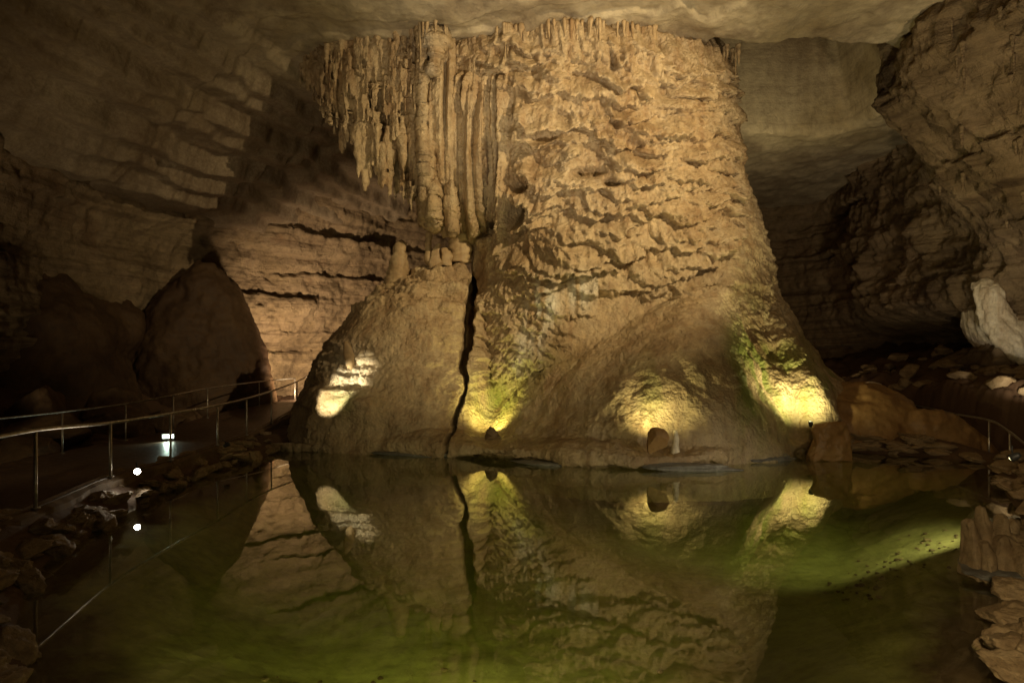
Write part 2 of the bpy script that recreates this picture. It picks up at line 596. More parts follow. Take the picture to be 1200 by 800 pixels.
# ------------------------------------------------------------------ cave walls
LAYZ = [-3.0]
while LAYZ[-1] < 26: LAYZ.append(LAYZ[-1] + random.choice([.22, .3, .45, .6, .9, 1.3]) * random.uniform(.8, 1.2))
LAYZ = np.array(LAYZ)
LAYO = np.array([random.uniform(-.32, .32) for _ in LAYZ])
LAYL = np.array([random.uniform(1.2, 5.5) for _ in LAYZ])


def strata_disp(P, s, amt=1.0, tilt=0.0):
    """stepped beds: protrusion toward the cave for points P at run s"""
    zz = P[:, 2] + .28 * fbm(P * .16, 3, 41) + .06 * fbm(P * 1.1, 3, 44) + tilt
    k = np.clip(np.searchsorted(LAYZ, zz) - 1, 0, len(LAYZ) - 2)
    blk = np.floor(s / LAYL[k] + _hash(k, k, k, 5) * 9 + .12 * fbm(P * .9, 2, 12))
    off = LAYO[k] + .30 * (_hash(k, blk.astype(np.int64), k, 9) - .5) + .25 * fbm(np.stack([s * .2, k * 3.3, 0 * s], 1), 2, 77)
    e = np.minimum(zz - LAYZ[k], LAYZ[k + 1] - zz)
    rnd = -.10 * np.exp(-e / .05)
    return amt * (off + rnd)


WALL_PLAN = [(0, -9), (-11, -7), (-17, 2), (-19, 12), (-18.2, 19), (-16.2, 26), (-12.6, 32.5), (-8.5, 37), (-2, 40), (6, 42), (14, 43), (19, 40), (20.5, 34), (20.0, 28), (20.6, 22), (20.2, 15), (18, 5), (12, -6)]


WALLS = []


def cave_walls():
    pl = smooth_poly(WALL_PLAN, 60, True)
    seg = np.linalg.norm(np.roll(pl, -1, 0) - pl, axis=1)
    cum = np.concatenate([[0], np.cumsum(seg)])
    tot = cum[-1]
    nu, nv = 1500, 300
    s = np.linspace(0, tot, nu, endpoint=False)
    # denser where the photograph looks
    plx = np.append(pl[:, 0], pl[0, 0]); ply = np.append(pl[:, 1], pl[0, 1])
    x = np.interp(s, cum, plx); y = np.interp(s, cum, ply)
    tx, ty = np.roll(x, -1) - np.roll(x, 1), np.roll(y, -1) - np.roll(y, 1)
    l = np.hypot(tx, ty); tx /= l; ty /= l
    nx, ny = ty, -tx
    cxm, cym = 1.0, 17.0
    flip = np.sign(nx * (cxm - x) + ny * (cym - y)); nx *= flip; ny *= flip
    z = np.linspace(-1.2, 21.5, nv)
    S, Z = np.meshgrid(s, z)
    X = np.tile(x, (nv, 1)); Y = np.tile(y, (nv, 1)); NX = np.tile(nx, (nv, 1)); NY = np.tile(ny, (nv, 1))
    P = np.stack([X.ravel(), Y.ravel(), Z.ravel()], 1)
    Sv = S.ravel(); zr = P[:, 2]
    leftw = sstep(4, -4, P[:, 0])
    rightw = sstep(14, 18, P[:, 0]) * sstep(38, 33, P[:, 1])
    vault = leftw * ((2.2 + 3.6 * sstep(-6, -13, P[:, 0])) * sstep(6.5, 16.5, zr) ** 1.1) + rightw * (1.2 * sstep(3.5, 6, zr) + 5.6 * sstep(5.0, 13, zr) * sstep(27, 22.5, P[:, 1]))
    vault -= rightw * 3.2 * np.exp(-((zr - 3.9) / .9) ** 2) * sstep(24, 29, P[:, 1])       # dark grotto under the right wall
    d = vault + 1.1 * fbm(P * .11, 3, 21) + .35 * fbm(P * .5, 4, 25)
    st = strata_disp(P, Sv, 1.0) * (1 - .5 * leftw)
    rough_ = .55 * ridged(P * .38, 5, 60) + .34 * ridged(P * 1.1, 4, 66)
    d = d + st * (1 - .55 * rightw) + rough_ * rightw + .14 * fbm(P * 2.5, 4, 33)
    # a step in the left wall: a slab edge with a dark gap
    V = P.copy()
    V[:, 0] += NX.ravel() * d; V[:, 1] += NY.ravel() * d
    V[:, 2] += .12 * fbm(P * .8, 3, 91)
    w_ = tag(np_mesh('cave_wall', V, grid_faces(nu, nv, True), M_WALL), kind='structure')
    WALLS.append(w_)


cave_walls()


def cave_ceiling():
    xs = np.concatenate([np.linspace(-26, -14, 50), np.linspace(-13.8, 18, 380), np.linspace(18.3, 28, 40)])
    ys = np.concatenate([np.linspace(-14, 15, 60), np.linspace(15.2, 28, 200), np.linspace(28.2, 52, 130)])
    X, Y = np.meshgrid(xs, ys)
    P = np.stack([X.ravel(), Y.ravel(), 0 * X.ravel()], 1)
    zz = 13.42 + .16 * fbm(P * .25, 3, 51) + .10 * fbm(P * 1.3, 4, 54)
    # the flat roof steps in low scarps
    w = P[:, 1] + .22 * P[:, 0] + 1.2 * fbm(P * .3, 3, 57)
    zz += .12 * sstep(18.9, 19.0, w) - .16 * sstep(19.7, 19.8, w) + .25 * sstep(23.5, 23.6, w) - .3 * sstep(26, 26.1, w)
    pp = P[:, 0] * .95 - P[:, 1] * .30 + .5 * fbm(P * .22, 3, 71) + .18 * fbm(P * 1.4, 3, 72)
    for c_, d_ in [(-14.0, .28), (-15.1, .55), (-15.8, .3), (-16.9, .7), (-17.5, .35), (-18.7, .8), (-19.6, .6), (-20.5, .5)]:
        zz -= d_ * sstep(c_ + .12, c_ - .12, pp)
    # to the right behind the column the roof opens into a high dome
    q = sstep(20.1, 20.7, P[:, 1] + .25 * fbm(P * .6, 3, 58) - .16 * np.clip(P[:, 0] - 9.5, 0, 6) ** 1.6) * sstep(6.5, 7.2, P[:, 0]) * sstep(15.5, 14, P[:, 0]) * sstep(28.0, 27.5, P[:, 1] + .2 * fbm(P * .8, 3, 59))
    zz += 5.2 * q
    V = np.stack([X.ravel(), Y.ravel(), zz], 1)
    Fq = grid_faces(len(xs), len(ys))
    st = np.zeros((len(V), 4), np.float32); st[:, 3] = 1
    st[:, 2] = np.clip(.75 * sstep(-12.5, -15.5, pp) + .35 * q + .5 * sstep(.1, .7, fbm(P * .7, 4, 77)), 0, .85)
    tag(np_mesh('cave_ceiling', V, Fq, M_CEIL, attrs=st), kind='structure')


cave_ceiling()

# ------------------------------------------------------------------ the giant column
# sections: z, x left, x right, y front, y back
TRUNK = [(15.9, -3.6, 7.6, 19.6, 28.5), (13, -3.3, 7.85, 19.8, 28), (11.3, -3.0, 8.25, 19.9, 28), (8.5, -2.2, 9.1, 20.1, 28), (7.4, -1.4, 9.35, 20.1, 28),
         (5.1, -1.6, 9.85, 19.9, 28), (3.5, -1.6, 10.6, 19.3, 28), (2.6, -1.6, 11.3, 18.8, 28), (2.0, -1.6, 12.2, 18.5, 28), (1.0, -1.6, 12.2, 18.0, 28), (-1, -1.6, 12.0, 17.8, 28)]
HANG = [(15.9, -7.9, 0, 20.0, 26.0), (13.6, -7.3, 0, 20.1, 25.5), (12.2, -6.4, 0, 20.2, 25), (11.0, -4.9, 0, 20.3, 24.6), (10.0, -4.1, 0, 20.5, 24.2), (9.0, -3.4, -.3, 20.8, 23.8), (8.2, -2.75, -.7, 21.1, 23.4), (7.5, -2.1, -1.3, 21.6, 23)]
MOUND = [(6.1, -3.6, -1.3, 21.9, 25), (5.8, -3.9, -1.1, 21.6, 25.5), (5.4, -4.6, -.9, 21.2, 25.8), (4.9, -5.35, -.7, 20.7, 26), (3.5, -6.6, -.3, 19.6, 26.5), (2.2, -7.3, 0, 18.8, 26.5), (1.1, -7.6, .3, 18.3, 26.5), (.2, -7.75, .8, 18.0, 26.5), (-1, -7.8, .8, 17.9, 26.5)]
LOBE_A = [(4.9, 5.4, 7.2, 19.2, 22), (4.3, 4.1, 7.4, 18.6, 23), (3.5, 2.95, 7.5, 17.9, 23), (2.0, 1.2, 7.8, 16.7, 23.5), (.9, 0.1, 8.4, 16.0, 23.5), (.3, -.6, 8.9, 15.9, 23.5), (-1, -.7, 9, 15.7, 23.5)]
LOBE_B = [(3.4, 1.8, 4.5, 19.5, 22), (2.8, .9, 5, 19.0, 23), (2.0, -.1, 5, 18.4, 23), (1.0, -1.0, 5.5, 17.7, 23.5), (.3, -1.75, 5.5, 17.2, 23.5), (-1, -1.9, 5.5, 17.0, 23.5)]
FOOT_R = [(4.4, 8.0, 9.2, 20.6, 23), (3.4, 8.0, 9.7, 19.7, 23), (2.2, 8.0, 10.1, 18.7, 23), (1.0, 7.8, 10.4, 17.9, 23), (-1, 7.6, 10.6, 17.6, 23)]
FIN = [(3.2, 9.6, 10.7, 22.3, 23.2), (2.6, 9.6, 11.3, 22.3, 23.2), (1.95, 9.6, 12.0, 22.2, 23.2), (1, 9.6, 12.3, 22.2, 23.4), (-.5, 9.6, 12.5, 22.0, 23.6)]
FRONT_EDGE = [(-7.9, 19.7), (-7.2, 18.75), (-5.2, 18.35), (-3.2, 17.75), (-1.5, 17.25), (0, 16.5), (1.55, 15.75), (2.97, 15.2), (4.5, 15.35), (5.9, 16.2), (7.6, 17.2), (9.4, 18.4), (11, 18.5), (11.5, 19.5)]


def lip_solid():
    """low ledge of flowstone that skirts the foot of the column just above the water"""
    e = smooth_poly(FRONT_EDGE, 8)
    n = len(e)
    back = e.copy(); back[:, 1] = 22.5
    c = np.array([2.0, 23.0])
    inner = c + (e - c) * .86
    rows = [(e, .10), (e + (e - c) * .004, .22), (e, .36), (c + (e - c) * .965, .46), (inner, .62)]
    V = np.concatenate([np.column_stack([r, np.full(n, z)]) for r, z in rows] + [np.column_stack([back, np.full(n, .62)]), np.column_stack([back, np.full(n, .10)])])
    Fq = grid_faces(n, 7)
    close = np.stack([np.arange(n - 1) + 6 * n, np.arange(1, n) + 6 * n, np.arange(1, n), np.arange(n - 1)], 1)
    Fq = np.vstack([Fq, close])
    # end caps
    for k in (0, n - 1):
        ring = [k + j * n for j in range(7)]
        Fq = np.vstack([Fq, [[ring[0], ring[1], ring[2], ring[3]], [ring[0], ring[3], ring[4], ring[5]], [ring[0], ring[5], ring[6], ring[6]]]]) if False else \
            np.vstack([Fq, [[ring[0], ring[1], ring[2], ring[6]], [ring[6], ring[2], ring[3], ring[5]], [ring[3], ring[4], ring[5], ring[5]]][:2]])
    return V, Fq


def icicle(x, y, z, L_, r, seg=10, rings=12, lean=.0, seed=0, up=False, blunt=.12, tp=.75):
    rs = np.random.default_rng(seed)
    t = np.linspace(0, 1, rings)
    ph = rs.uniform(0, 6.28)
    dirz = 1 if up else -1
    path = np.stack([x + lean * t + .05 * r * np.sin(5 * t + ph), y + .05 * r * np.cos(4 * t + ph), z + dirz * L_ * t], 1)
    rad = r * ((1 - t) ** tp * (1 - blunt) + blunt) * (1 + .16 * np.sin(t * rs.uniform(9, 20) + ph) + rs.uniform(-.08, .08, rings))
    rad[-1] *= .3
    return tube(path, rad, seg)


def scale_map():
    """relief of overlapping flowstone aprons on (u, z): u = run round the column"""
    du = .02
    U0, U1, Z0, Z1 = -12, 12, -1, 16.5
    nu, nz = int((U1 - U0) / du), int((Z1 - Z0) / du)
    H = np.zeros((nz, nu), np.float32)
    un = U0 + (np.arange(nu) + .5) * du
    # drip fringe: jagged offset of every lower edge
    fr1 = vnoise(np.stack([un * 7, 0 * un, 0 * un], 1), 2) * .10 + vnoise(np.stack([un * 17, 0 * un, 0 * un], 1), 3) * .07
    rip = -np.abs(vnoise(np.stack([un * 5.5, 0 * un, 0 * un], 1), 12)) * 1.4 + .4 + .4 * vnoise(np.stack([un * 14, 0 * un, 0 * un], 1), 13)
    fr2 = vnoise(np.stack([un * 2.1, 0 * un, 0 * un], 1), 4) * .22

    def put(u, z, w, h, t, droop, fringe=1.0, k=.6, add=False):
        i0, i1 = int((u - w - U0) / du), int((u + w - U0) / du)
        i0, i1 = max(i0, 0), min(i1, nu - 1)
        if i1 - i0 < 3: return
        uu = (un[i0:i1] - u) / w
        zb = z + droop * uu ** 2 + fringe * np.roll(fr1, int(u * 37 + z * 91))[i0:i1] + fr2[i0:i1] * (.4 + w * .3)
        zt = zb.max() + h
        j0, j1 = int((zb.min() - Z0) / du), int((zt - Z0) / du)
        j0, j1 = max(j0, 0), min(j1, nz - 1)
        if j1 - j0 < 2: return
        zz = Z0 + (np.arange(j0, j1) + .5) * du
        rel = (zz[:, None] - zb[None, :]) / h
        body = np.where((rel >= 0) & (rel <= 1), (1 - np.clip(rel, 0, 1)) ** k, 0)
        lip = np.where((rel >= 0) & (rel < .14), np.sqrt(np.clip(rel / .14, 0, 1)) * .35 + .65, 1.0)
        hgt = t * body * lip * np.sqrt(np.clip(1 - uu[None, :] ** 2, 0, 1)) * (1 + .16 * np.roll(rip, int(u * 53 + z * 71))[None, i0:i1] * (rel < .55))
        sub = H[j0:j1, i0:i1]
        if add: sub += hgt
        else: np.maximum(sub, hgt + .55 * np.minimum(sub, .25) * (hgt > 0), out=sub)

    # broad aprons over the middle of the column, in staggered courses
    z = 4.6
    while z < 12.8:
        u = -4.8 + random.uniform(0, 1)
        while u < 6.6:
            w = random.uniform(.35, 1.25)
            if random.random() < .84:
                put(u + w * .5, z + random.uniform(-.38, .38), w, random.uniform(.42, .95), random.uniform(.18, .62), random.uniform(.12, .42), .75, 1.0)
            u += w * random.uniform(.75, 1.3)
        z += random.uniform(.34, .60)
    z = 4.5
    while z < 13.2:
        u = -4.8 + random.uniform(0, .5)
        while u < 6.8:
            w = random.uniform(.28, .8)
            if random.random() < .5:
                put(u + w * .5, z + random.uniform(-.1, .1), w, random.uniform(.2, .34), random.uniform(.05, .13), random.uniform(.05, .3), .7, .8, True)
            u += w * random.uniform(.8, 1.4)
        z += random.uniform(.2, .34)
    for _ in range(700):
        u, z = random.uniform(-5.0, 7.2), random.uniform(4.2, 13.6)
        put(u, z, random.uniform(.12, .3), random.uniform(.08, .2), random.uniform(.02, .05), random.uniform(.02, .12), .35, .6, True)
    # upper left: bunches of hanging tips
    for _ in range(950):
        u, z = random.uniform(-12, -5.2), random.uniform(7.2, 13.5)
        w = random.uniform(.10, .34)
        put(u, z, w, random.uniform(.5, 1.5), random.uniform(.10, .26), w * random.uniform(1.0, 2.2), .4, .5)
    # small terraces where the lamps light the wall over the recess
    for _ in range(260):
        u, z = random.uniform(-5.2, -1.5), random.uniform(1.2, 4.8)
        put(u, z, random.uniform(.2, .6), random.uniform(.12, .35), random.uniform(.08, .2), random.uniform(.03, .2), .8)
    # fringe below the roof
    for _ in range(260):
        u, z = random.uniform(-5.5, 8.5), random.uniform(12.2, 13.0)
        w = random.uniform(.08, .2)
        put(u, z, w, random.uniform(.6, 1.4), random.uniform(.15, .4), w * 1.6, .3, .4)
    return H, U0, Z0, du


def sample(H, U0, Z0, du, u, z):
    i = np.clip((u - U0) / du - .5, 0, H.shape[1] - 2.001)
    j = np.clip((z - Z0) / du - .5, 0, H.shape[0] - 2.001)
    i0, j0 = i.astype(int), j.astype(int)
    fi, fj = i - i0, j - j0
    return (H[j0, i0] * (1 - fi) * (1 - fj) + H[j0, i0 + 1] * fi * (1 - fj) + H[j0 + 1, i0] * (1 - fi) * fj + H[j0 + 1, i0 + 1] * fi * fj)


AX, AY = 3.4, 24.5


def runu(X, Y):
    return np.arctan2(X - AX, -(Y - AY)) * 5.2


CRACK = np.array([(-1.75, 6.5), (-1.40, 5.6), (-1.55, 4.8), (-1.50, 3.4), (-1.62, 2.5), (-1.42, 1.95), (-1.72, 1.0), (-1.85, .1)])
CRACKW = np.array([.15, .20, .17, .17, .13, .07, .08, .04])


def to_px(V):
    return 600 + F * V[:, 0] / V[:, 1], 432 - F * (V[:, 2] - CAMZ) / V[:, 1]


from mathutils.bvhtree import BVHTree
BVH = {}


def bvh(o):
    me = o.data
    off = o.matrix_basis.translation + (o.parent.matrix_basis.translation if o.parent else Vector())
    vs = [v.co + off for v in me.vertices]
    return BVHTree.FromPolygons(vs, [tuple(p.vertices) for p in me.polygons])


def seat(tree, px, py):
    """first surface point met when looking toward photo pixel px, py"""
    d = Vector(at(px, py, 10)) - Vector((0, 0, CAMZ))
    h = tree.ray_cast(Vector((0, 0, CAMZ)), d.normalized())
    return h[0]


def build_column():
    root = empty('giant_column', (2.0, 20.0, 0))
    tag(root, 'giant tan flowstone column joining the pool and the ceiling, with a long black crack', 'cave column')
    hang = [loft(HANG, 64, 40, 2.2)]
    parts = [loft(TRUNK, 96, 60, 2.4), loft(MOUND, 80, 40, 2.1), loft(LOBE_A, 80, 40), loft(LOBE_B, 72, 30), loft(FOOT_R, 64, 30), loft(FIN, 40, 20), lip_solid()]
    rs = np.random.default_rng(5)
    # big hanging tips of the upper left mass
    for px, py0, py1, r, D in [(427, 130, 226, .40, 20.9), (401, 110, 180, .38, 21.4), (383, 80, 150, .30, 22.0), (368, 55, 124, .26, 22.2), (441, 130, 208, .26, 20.9), (457, 150, 214, .24, 21.0),
                               (468, 165, 230, .22, 21.2), (482, 185, 246, .22, 21.4), (496, 200, 260, .2, 21.6), (413, 110, 172, .26, 21.1), (392, 80, 160, .22, 21.6), (357, 25, 98, .26, 21.8), (349, 25, 70, .24, 21.8), (352, 30, 108, .2, 22.0), (434, 150, 212, .2, 20.9), (420, 150, 214, .2, 20.8), (405, 120, 176, .2, 21.2)]:
        a = at(px, py0, D); L_ = (py1 - py0) / F * D
        hang.append(icicle(a[0], a[1], a[2], L_, r, 14, 18, 0, int(px), blunt=.02, tp=.95))
    for k in range(600):
        px = rs.uniform(344, 498) if k % 4 else rs.uniform(344, 390); lo = np.interp(px, [352, 380, 400, 425, 450, 480, 520], [80, 130, 155, 180, 192, 225, 262]); py0 = rs.uniform(8, lo - 4)
        D = np.interp(px, [344, 366, 396, 440, 508], [22.3, 21.2, 20.6, 20.15, 19.95]) + np.interp(py0, [20, 230], [0, .9]) + rs.uniform(-.22, .30)
        a = at(px, py0, D)
        L_ = min(rs.uniform(.5, 2.0), (lo + rs.uniform(-4, 12) - py0) / F * D)
        if L_ < .2: continue
        hang.append(icicle(a[0], a[1], a[2], L_, rs.uniform(.05, .145) * (.6 + .4 * min(L_, 1)), 10, 14, rs.uniform(-.06, .06), 300 + k, blunt=.0, tp=.8))
    for k in range(46):
        px = rs.uniform(440, 530); lo = np.interp(px, [440, 480, 530], [215, 245, 272])
        D = np.interp(px, [440, 530], [20.9, 21.3]) + rs.uniform(-.5, .4)
        py0 = lo - rs.uniform(15, 60); a = at(px, py0, D)
        hang.append(icicle(a[0], a[1], a[2], (lo + rs.uniform(-8, 8) - py0) / F * D, rs.uniform(.08, .18), 10, 12, 0, 1300 + k, blunt=.0, tp=.8))
    # pendants on the face
    for px, py0, py1, r, D in [(503, 30, 80, .26, 19.9), (508, 40, 82, .18, 19.8)]:
        a = at(px, py0, D); parts.append(icicle(a[0], a[1], a[2], (py1 - py0) / F * D, r, 14, 14, 0, int(px), blunt=.1))
    Vh, Fh, Nh = voxel_union(hang, .033, 1)
    Vh, Fh, Nh = crop(Vh, Fh, (Vh[:, 1] < 24.5) & (Vh[:, 2] < 13.9), Nh)
    fh1, _ = worley(Vh * np.array([5.0, 5.0, 4.0]), 250)
    Vh = Vh + Nh * (.05 * (.6 - fh1) + .035 * fbm(Vh * np.array([4, 4, 2.0]), 3, 252) + .10 * fbm(Vh * .8, 3, 255))[:, None]
    pxh, pyh = to_px(Vh)
    fl_ = sstep(488, 500, pxh)
    rb1 = np.abs(vnoise(np.stack([Vh[:, 0] * 3.4 + .10 * np.sin(Vh[:, 2] * .8), Vh[:, 2] * .10, 0 * pxh], 1), 131)) + .5 * np.abs(vnoise(np.stack([Vh[:, 0] * 9, Vh[:, 2] * .25, 0 * pxh], 1), 133))
    Vh = Vh + Nh * (fl_ * (.55 * rb1 - .2 + .06 * np.abs(vnoise(np.stack([Vh[:, 0] * 3, Vh[:, 2] * 6, 0 * pxh], 1), 140))))[:, None]
    sth = np.zeros((len(Vh), 4), np.float32); sth[:, 3] = 1
    sth[:, 2] = .65 * fl_ * sstep(.0, .35, vnoise(np.stack([Vh[:, 0] * 2.6, Vh[:, 2] * .05, 0 * pxh], 1), 210)) + .55 * sstep(.05, .6, fbm(Vh * np.array([1.2, 1.2, .35]), 4, 256))
    V, Fq, Nn = voxel_union(parts, .042, 2)
    V, Fq, Nn = crop(V, Fq, (V[:, 1] < 25.6) & (V[:, 2] < 15.7) & (V[:, 2] > -.9), Nn)
    x, y, z = V[:, 0], V[:, 1], V[:, 2]
    px, py = to_px(V)
    # --- low frequency swell
    disp = .22 * fbm(V * .45, 4, 100) + .07 * fbm(V * 1.6, 3, 105)
    # --- aprons
    H, U0, Z0, du = scale_map()
    u = runu(x, y)
    uw = u + .12 * fbm(V * .5, 2, 111)
    zw = z + .22 * fbm(V * .4, 2, 115) + .28 * np.sin(u * .55 + 1.0)       # the aprons rise and fall along the face
    h = sample(H, U0, Z0, du, uw, zw)
    front = sstep(.15, -.2, Nn[:, 1])
    smoothlow = sstep(358, 345, py + .10 * np.abs(px - 770) + 10 * fbm(V * .8, 3, 120))
    lowwall = ((px > 550) & (px < 700)).astype(float) * sstep(470, 440, py) * sstep(716, 690, px + .9 * (py - 370))
    rightband = sstep(845, 872, px + 3 * fbm(V * 2, 2, 3) - .02 * (py - 100))
    moundm = sstep(556, 548, px) * sstep(296, 306, py)
    amt = np.maximum(smoothlow, lowwall) * (1 - .80 * rightband) * (1 - moundm * .92)
    flut = sstep(496, 506, px) * sstep(612, 585, px) * sstep(300, 262, py) * sstep(75, 100, py)
    amt = amt * (1 - .85 * flut)
    amt = amt * np.where(px < 500, .55, 1)
    disp += 1.2 * h * amt
    droop = -.50 * h * amt
    # --- flutes: tall ribs
    ribs = np.abs(vnoise(np.stack([x * 3.4 + .10 * np.sin(z * .8), z * .10, 0 * z], 1), 131)) + .5 * np.abs(vnoise(np.stack([x * 9, z * .25, 0 * z], 1), 133))
    disp += flut * (.62 * ribs - .25 + .07 * np.abs(vnoise(np.stack([u * 3, z * 7, 0 * z], 1), 140)))
    # --- popcorn on the right flank
    f1, f21 = worley(V * np.array([6.5, 6.5, 5.0]), 150)
    f1b, _ = worley(V * np.array([3.0, 3.0, 2.4]), 152)
    nub = (1 - f1) * .10 + (1 - f1b) * .08
    disp += .09 * (1 - f1) * sstep(520, 490, px) * sstep(260, 230, py) + .06 * fbm(V * np.array([5, 5, 2.5]), 3, 108) * sstep(620, 500, px) * sstep(300, 250, py)
    disp += rightband * nub * sstep(480, 330, py) + .035 * (1 - f1) * (1 - rightband)
    # --- mound: layered lumps above, run-off ripples below
    up = moundm * sstep(395, 345, py + 14 * fbm(V * 1.2, 2, 7))
    f1c, _ = worley(V * np.array([2.0, 2.0, 4.2]), 160)
    disp += up * (.20 * (1 - f1c) + .13 * np.sin(z * 9 + 2.5 * fbm(V * .8, 3, 163)) + .10 * (1 - f1) - .05)
    rip = np.abs(vnoise(np.stack([u * 5, z * 1.1, y], 1), 170))
    disp += (1 - smoothlow) * .03 * rip + (1 - smoothlow) * .02 * (1 - f1)
    # --- ledge that carries the bright patch on the left
    led = np.exp(-((px - 405) / 42) ** 2)
    disp += moundm * led * (.30 * sstep(452, 462, py) * sstep(505, 470, py) + (.035 * np.sin(py * .5) + .12 * (1 - f1)) * sstep(470, 430, py) * sstep(395, 410, py))
    # --- recesses behind the foot lamps
    for (cx_, cy_, wx, wy, dp) in [(575, 486, 30, 34, .30), (768, 486, 40, 34, .12), (945, 488, 22, 26, .15)]:
        disp -= dp * np.exp(-((px - cx_) / wx) ** 2 - ((py - cy_) / wy) ** 2) * sstep(.3, .5, z)
    # --- deep pockets under some aprons
    for (cx_, cy_, wx, wy, dp) in [(606, 245, 10, 12, 1.3), (690, 200, 16, 5, .7), (738, 166, 8, 7, .5), (610, 212, 9, 6, .9), (492, 68, 12, 10, .6), (640, 158, 14, 5, .5), (568, 268, 10, 9, .6), (575, 30, 8, 9, .3), (780, 30, 9, 7, .3), (716, 212, 10, 4, .5)]:
        disp -= dp * np.exp(-(((px - cx_) / wx) ** 2 + ((py - cy_) / wy) ** 2) ** 1.5)
    # --- crack
    cx = np.interp(z, CRACK[::-1, 1], CRACK[::-1, 0]) + .035 * vnoise(np.stack([0 * z, 0 * z, z * 5], 1), 181)
    cw = np.interp(z, CRACK[::-1, 1], CRACKW[::-1])
    fr = (y < 23.5) & (z < 6.6)
    g = sstep(1.05, .75, np.abs(x - cx) / cw) * fr
    disp = disp * (1 - g * .5)
    V2 = V + Nn * (disp * (1 - g))[:, None]
    V2[:, 1] += g * 1.5
    V2[:, 2] += droop * (1 - g)
    lipm = sstep(.75, .45, z)
    V2[:, 2] = np.where(z < .02, z, V2[:, 2])
    # stains, with some light and shade painted into the colour
    px, py = to_px(V2)
    st = np.zeros((len(V2), 4), np.float32); st[:, 3] = 1
    drip = np.abs(vnoise(np.stack([x * 6, 0 * z, z * .4], 1), 190))
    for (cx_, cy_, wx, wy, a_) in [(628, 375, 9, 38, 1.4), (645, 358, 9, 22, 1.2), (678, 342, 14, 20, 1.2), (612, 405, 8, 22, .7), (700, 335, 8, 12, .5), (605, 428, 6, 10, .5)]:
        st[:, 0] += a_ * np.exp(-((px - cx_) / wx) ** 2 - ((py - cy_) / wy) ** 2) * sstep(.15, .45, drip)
    st[:, 0] += sstep(8, 0, np.abs(px - 500)) * .35 * (py < 200) + .55 * np.exp(-((px - 410) / 26) ** 2 - ((py - 432) / 26) ** 2)  # pale streak, then the lamp-lit patch on the mound whitened in colour
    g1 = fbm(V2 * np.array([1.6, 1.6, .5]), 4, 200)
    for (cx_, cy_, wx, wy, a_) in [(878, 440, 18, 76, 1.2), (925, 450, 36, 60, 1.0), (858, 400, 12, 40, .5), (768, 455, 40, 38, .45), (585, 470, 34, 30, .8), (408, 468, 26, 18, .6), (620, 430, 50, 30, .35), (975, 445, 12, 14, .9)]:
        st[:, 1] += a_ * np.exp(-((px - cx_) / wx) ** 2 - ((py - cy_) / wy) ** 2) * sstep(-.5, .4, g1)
    # brown bands down the flutes, shade painted over the mound's left flank
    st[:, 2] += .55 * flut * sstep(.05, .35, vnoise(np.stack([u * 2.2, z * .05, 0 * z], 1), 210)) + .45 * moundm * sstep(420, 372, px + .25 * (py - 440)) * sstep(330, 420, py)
    st[:, 2] += .30 * sstep(.1, .6, fbm(V2 * np.array([1, 1, .35]), 4, 220))
    st = np.clip(st, 0, 1)
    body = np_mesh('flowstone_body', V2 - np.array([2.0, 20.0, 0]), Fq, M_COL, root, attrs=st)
    BVH['column'] = bvh(body)
    np_mesh('hanging_curtain', Vh - np.array([2.0, 20.0, 0]), Fh, M_COL, root, attrs=sth)

    def child(name, VF, mat, label=None):
        o = np_mesh(name, VF[0] - np.array([2.0, 20.0, 0]), VF[1], mat, root)
        if label: o['label'] = label
        return o

    # fringe of stalactites under the roof along the top edge
    for k in range(96):
        f = (k + rs.uniform(-1.2, 1.2)) / 95
        px_ = 492 + 372 * f
        h_ = seat(BVH['column'], px_, 34)
        D = (h_.y if h_ is not None else 21.0) + rs.uniform(-.12, .12)
        X_ = (px_ - 600) / F * D
        L_ = .25 + 1.1 * rs.uniform(0, 1) ** 1.6
        if rs.uniform() < .12: continue
        child('stalactite', icicle(X_, D + rs.uniform(-.1, .1), 13.5, L_ + .2, rs.uniform(.035, .12), 8, 14, rs.uniform(-.05, .05), k, blunt=.04, tp=.9), M_STAL)
    # stalagmites on the shoulder of the mound
    def stag(px, pyt, pyb, r, D, seed, label, rings=26, blunt=.5):
        a = at(px, pyb, D)
        L_ = (pyb - pyt) / F * D
        t = np.linspace(0, 1, rings)
        s_ = np.random.default_rng(seed)
        path = np.stack([a[0] + .05 * np.sin(5 * t + seed), a[1] + 0 * t, a[2] + L_ * t], 1)
        rad = r * ((1 - t) * (1 - blunt) + blunt) * (1 + .13 * s_.uniform(-1, 1, rings))
        rad[-1] *= .45
        v, f = tube(path, rad, 20, wob=.075, seed=seed)
        child('stalagmite', (v, f), M_STAL, label)
    stag(537, 228, 308, .44, 22.3, 1, 'thick ringed stalagmite pillar reaching the hanging drapery', 34, .62)
    stag(504, 264, 312, .17, 21.7, 2, 'thin pale finger stalagmite', 18, .6)
    stag(511, 284, 312, .24, 21.6, 3, None, 12, .4)
    stag(467, 284, 340, .50, 21.9, 4, 'stout conical stalagmite at the edge of the shoulder', 24, .35)
    stag(459, 318, 342, .34, 22.0, 5, None, 14, .3)
    stag(521, 290, 312, .30, 21.9, 6, None, 10, .5)
    stag(410, 402, 440, .17, 19.55, 7, 'short white stalagmite in the bright light patch', 16, .6)
    return root


build_column()


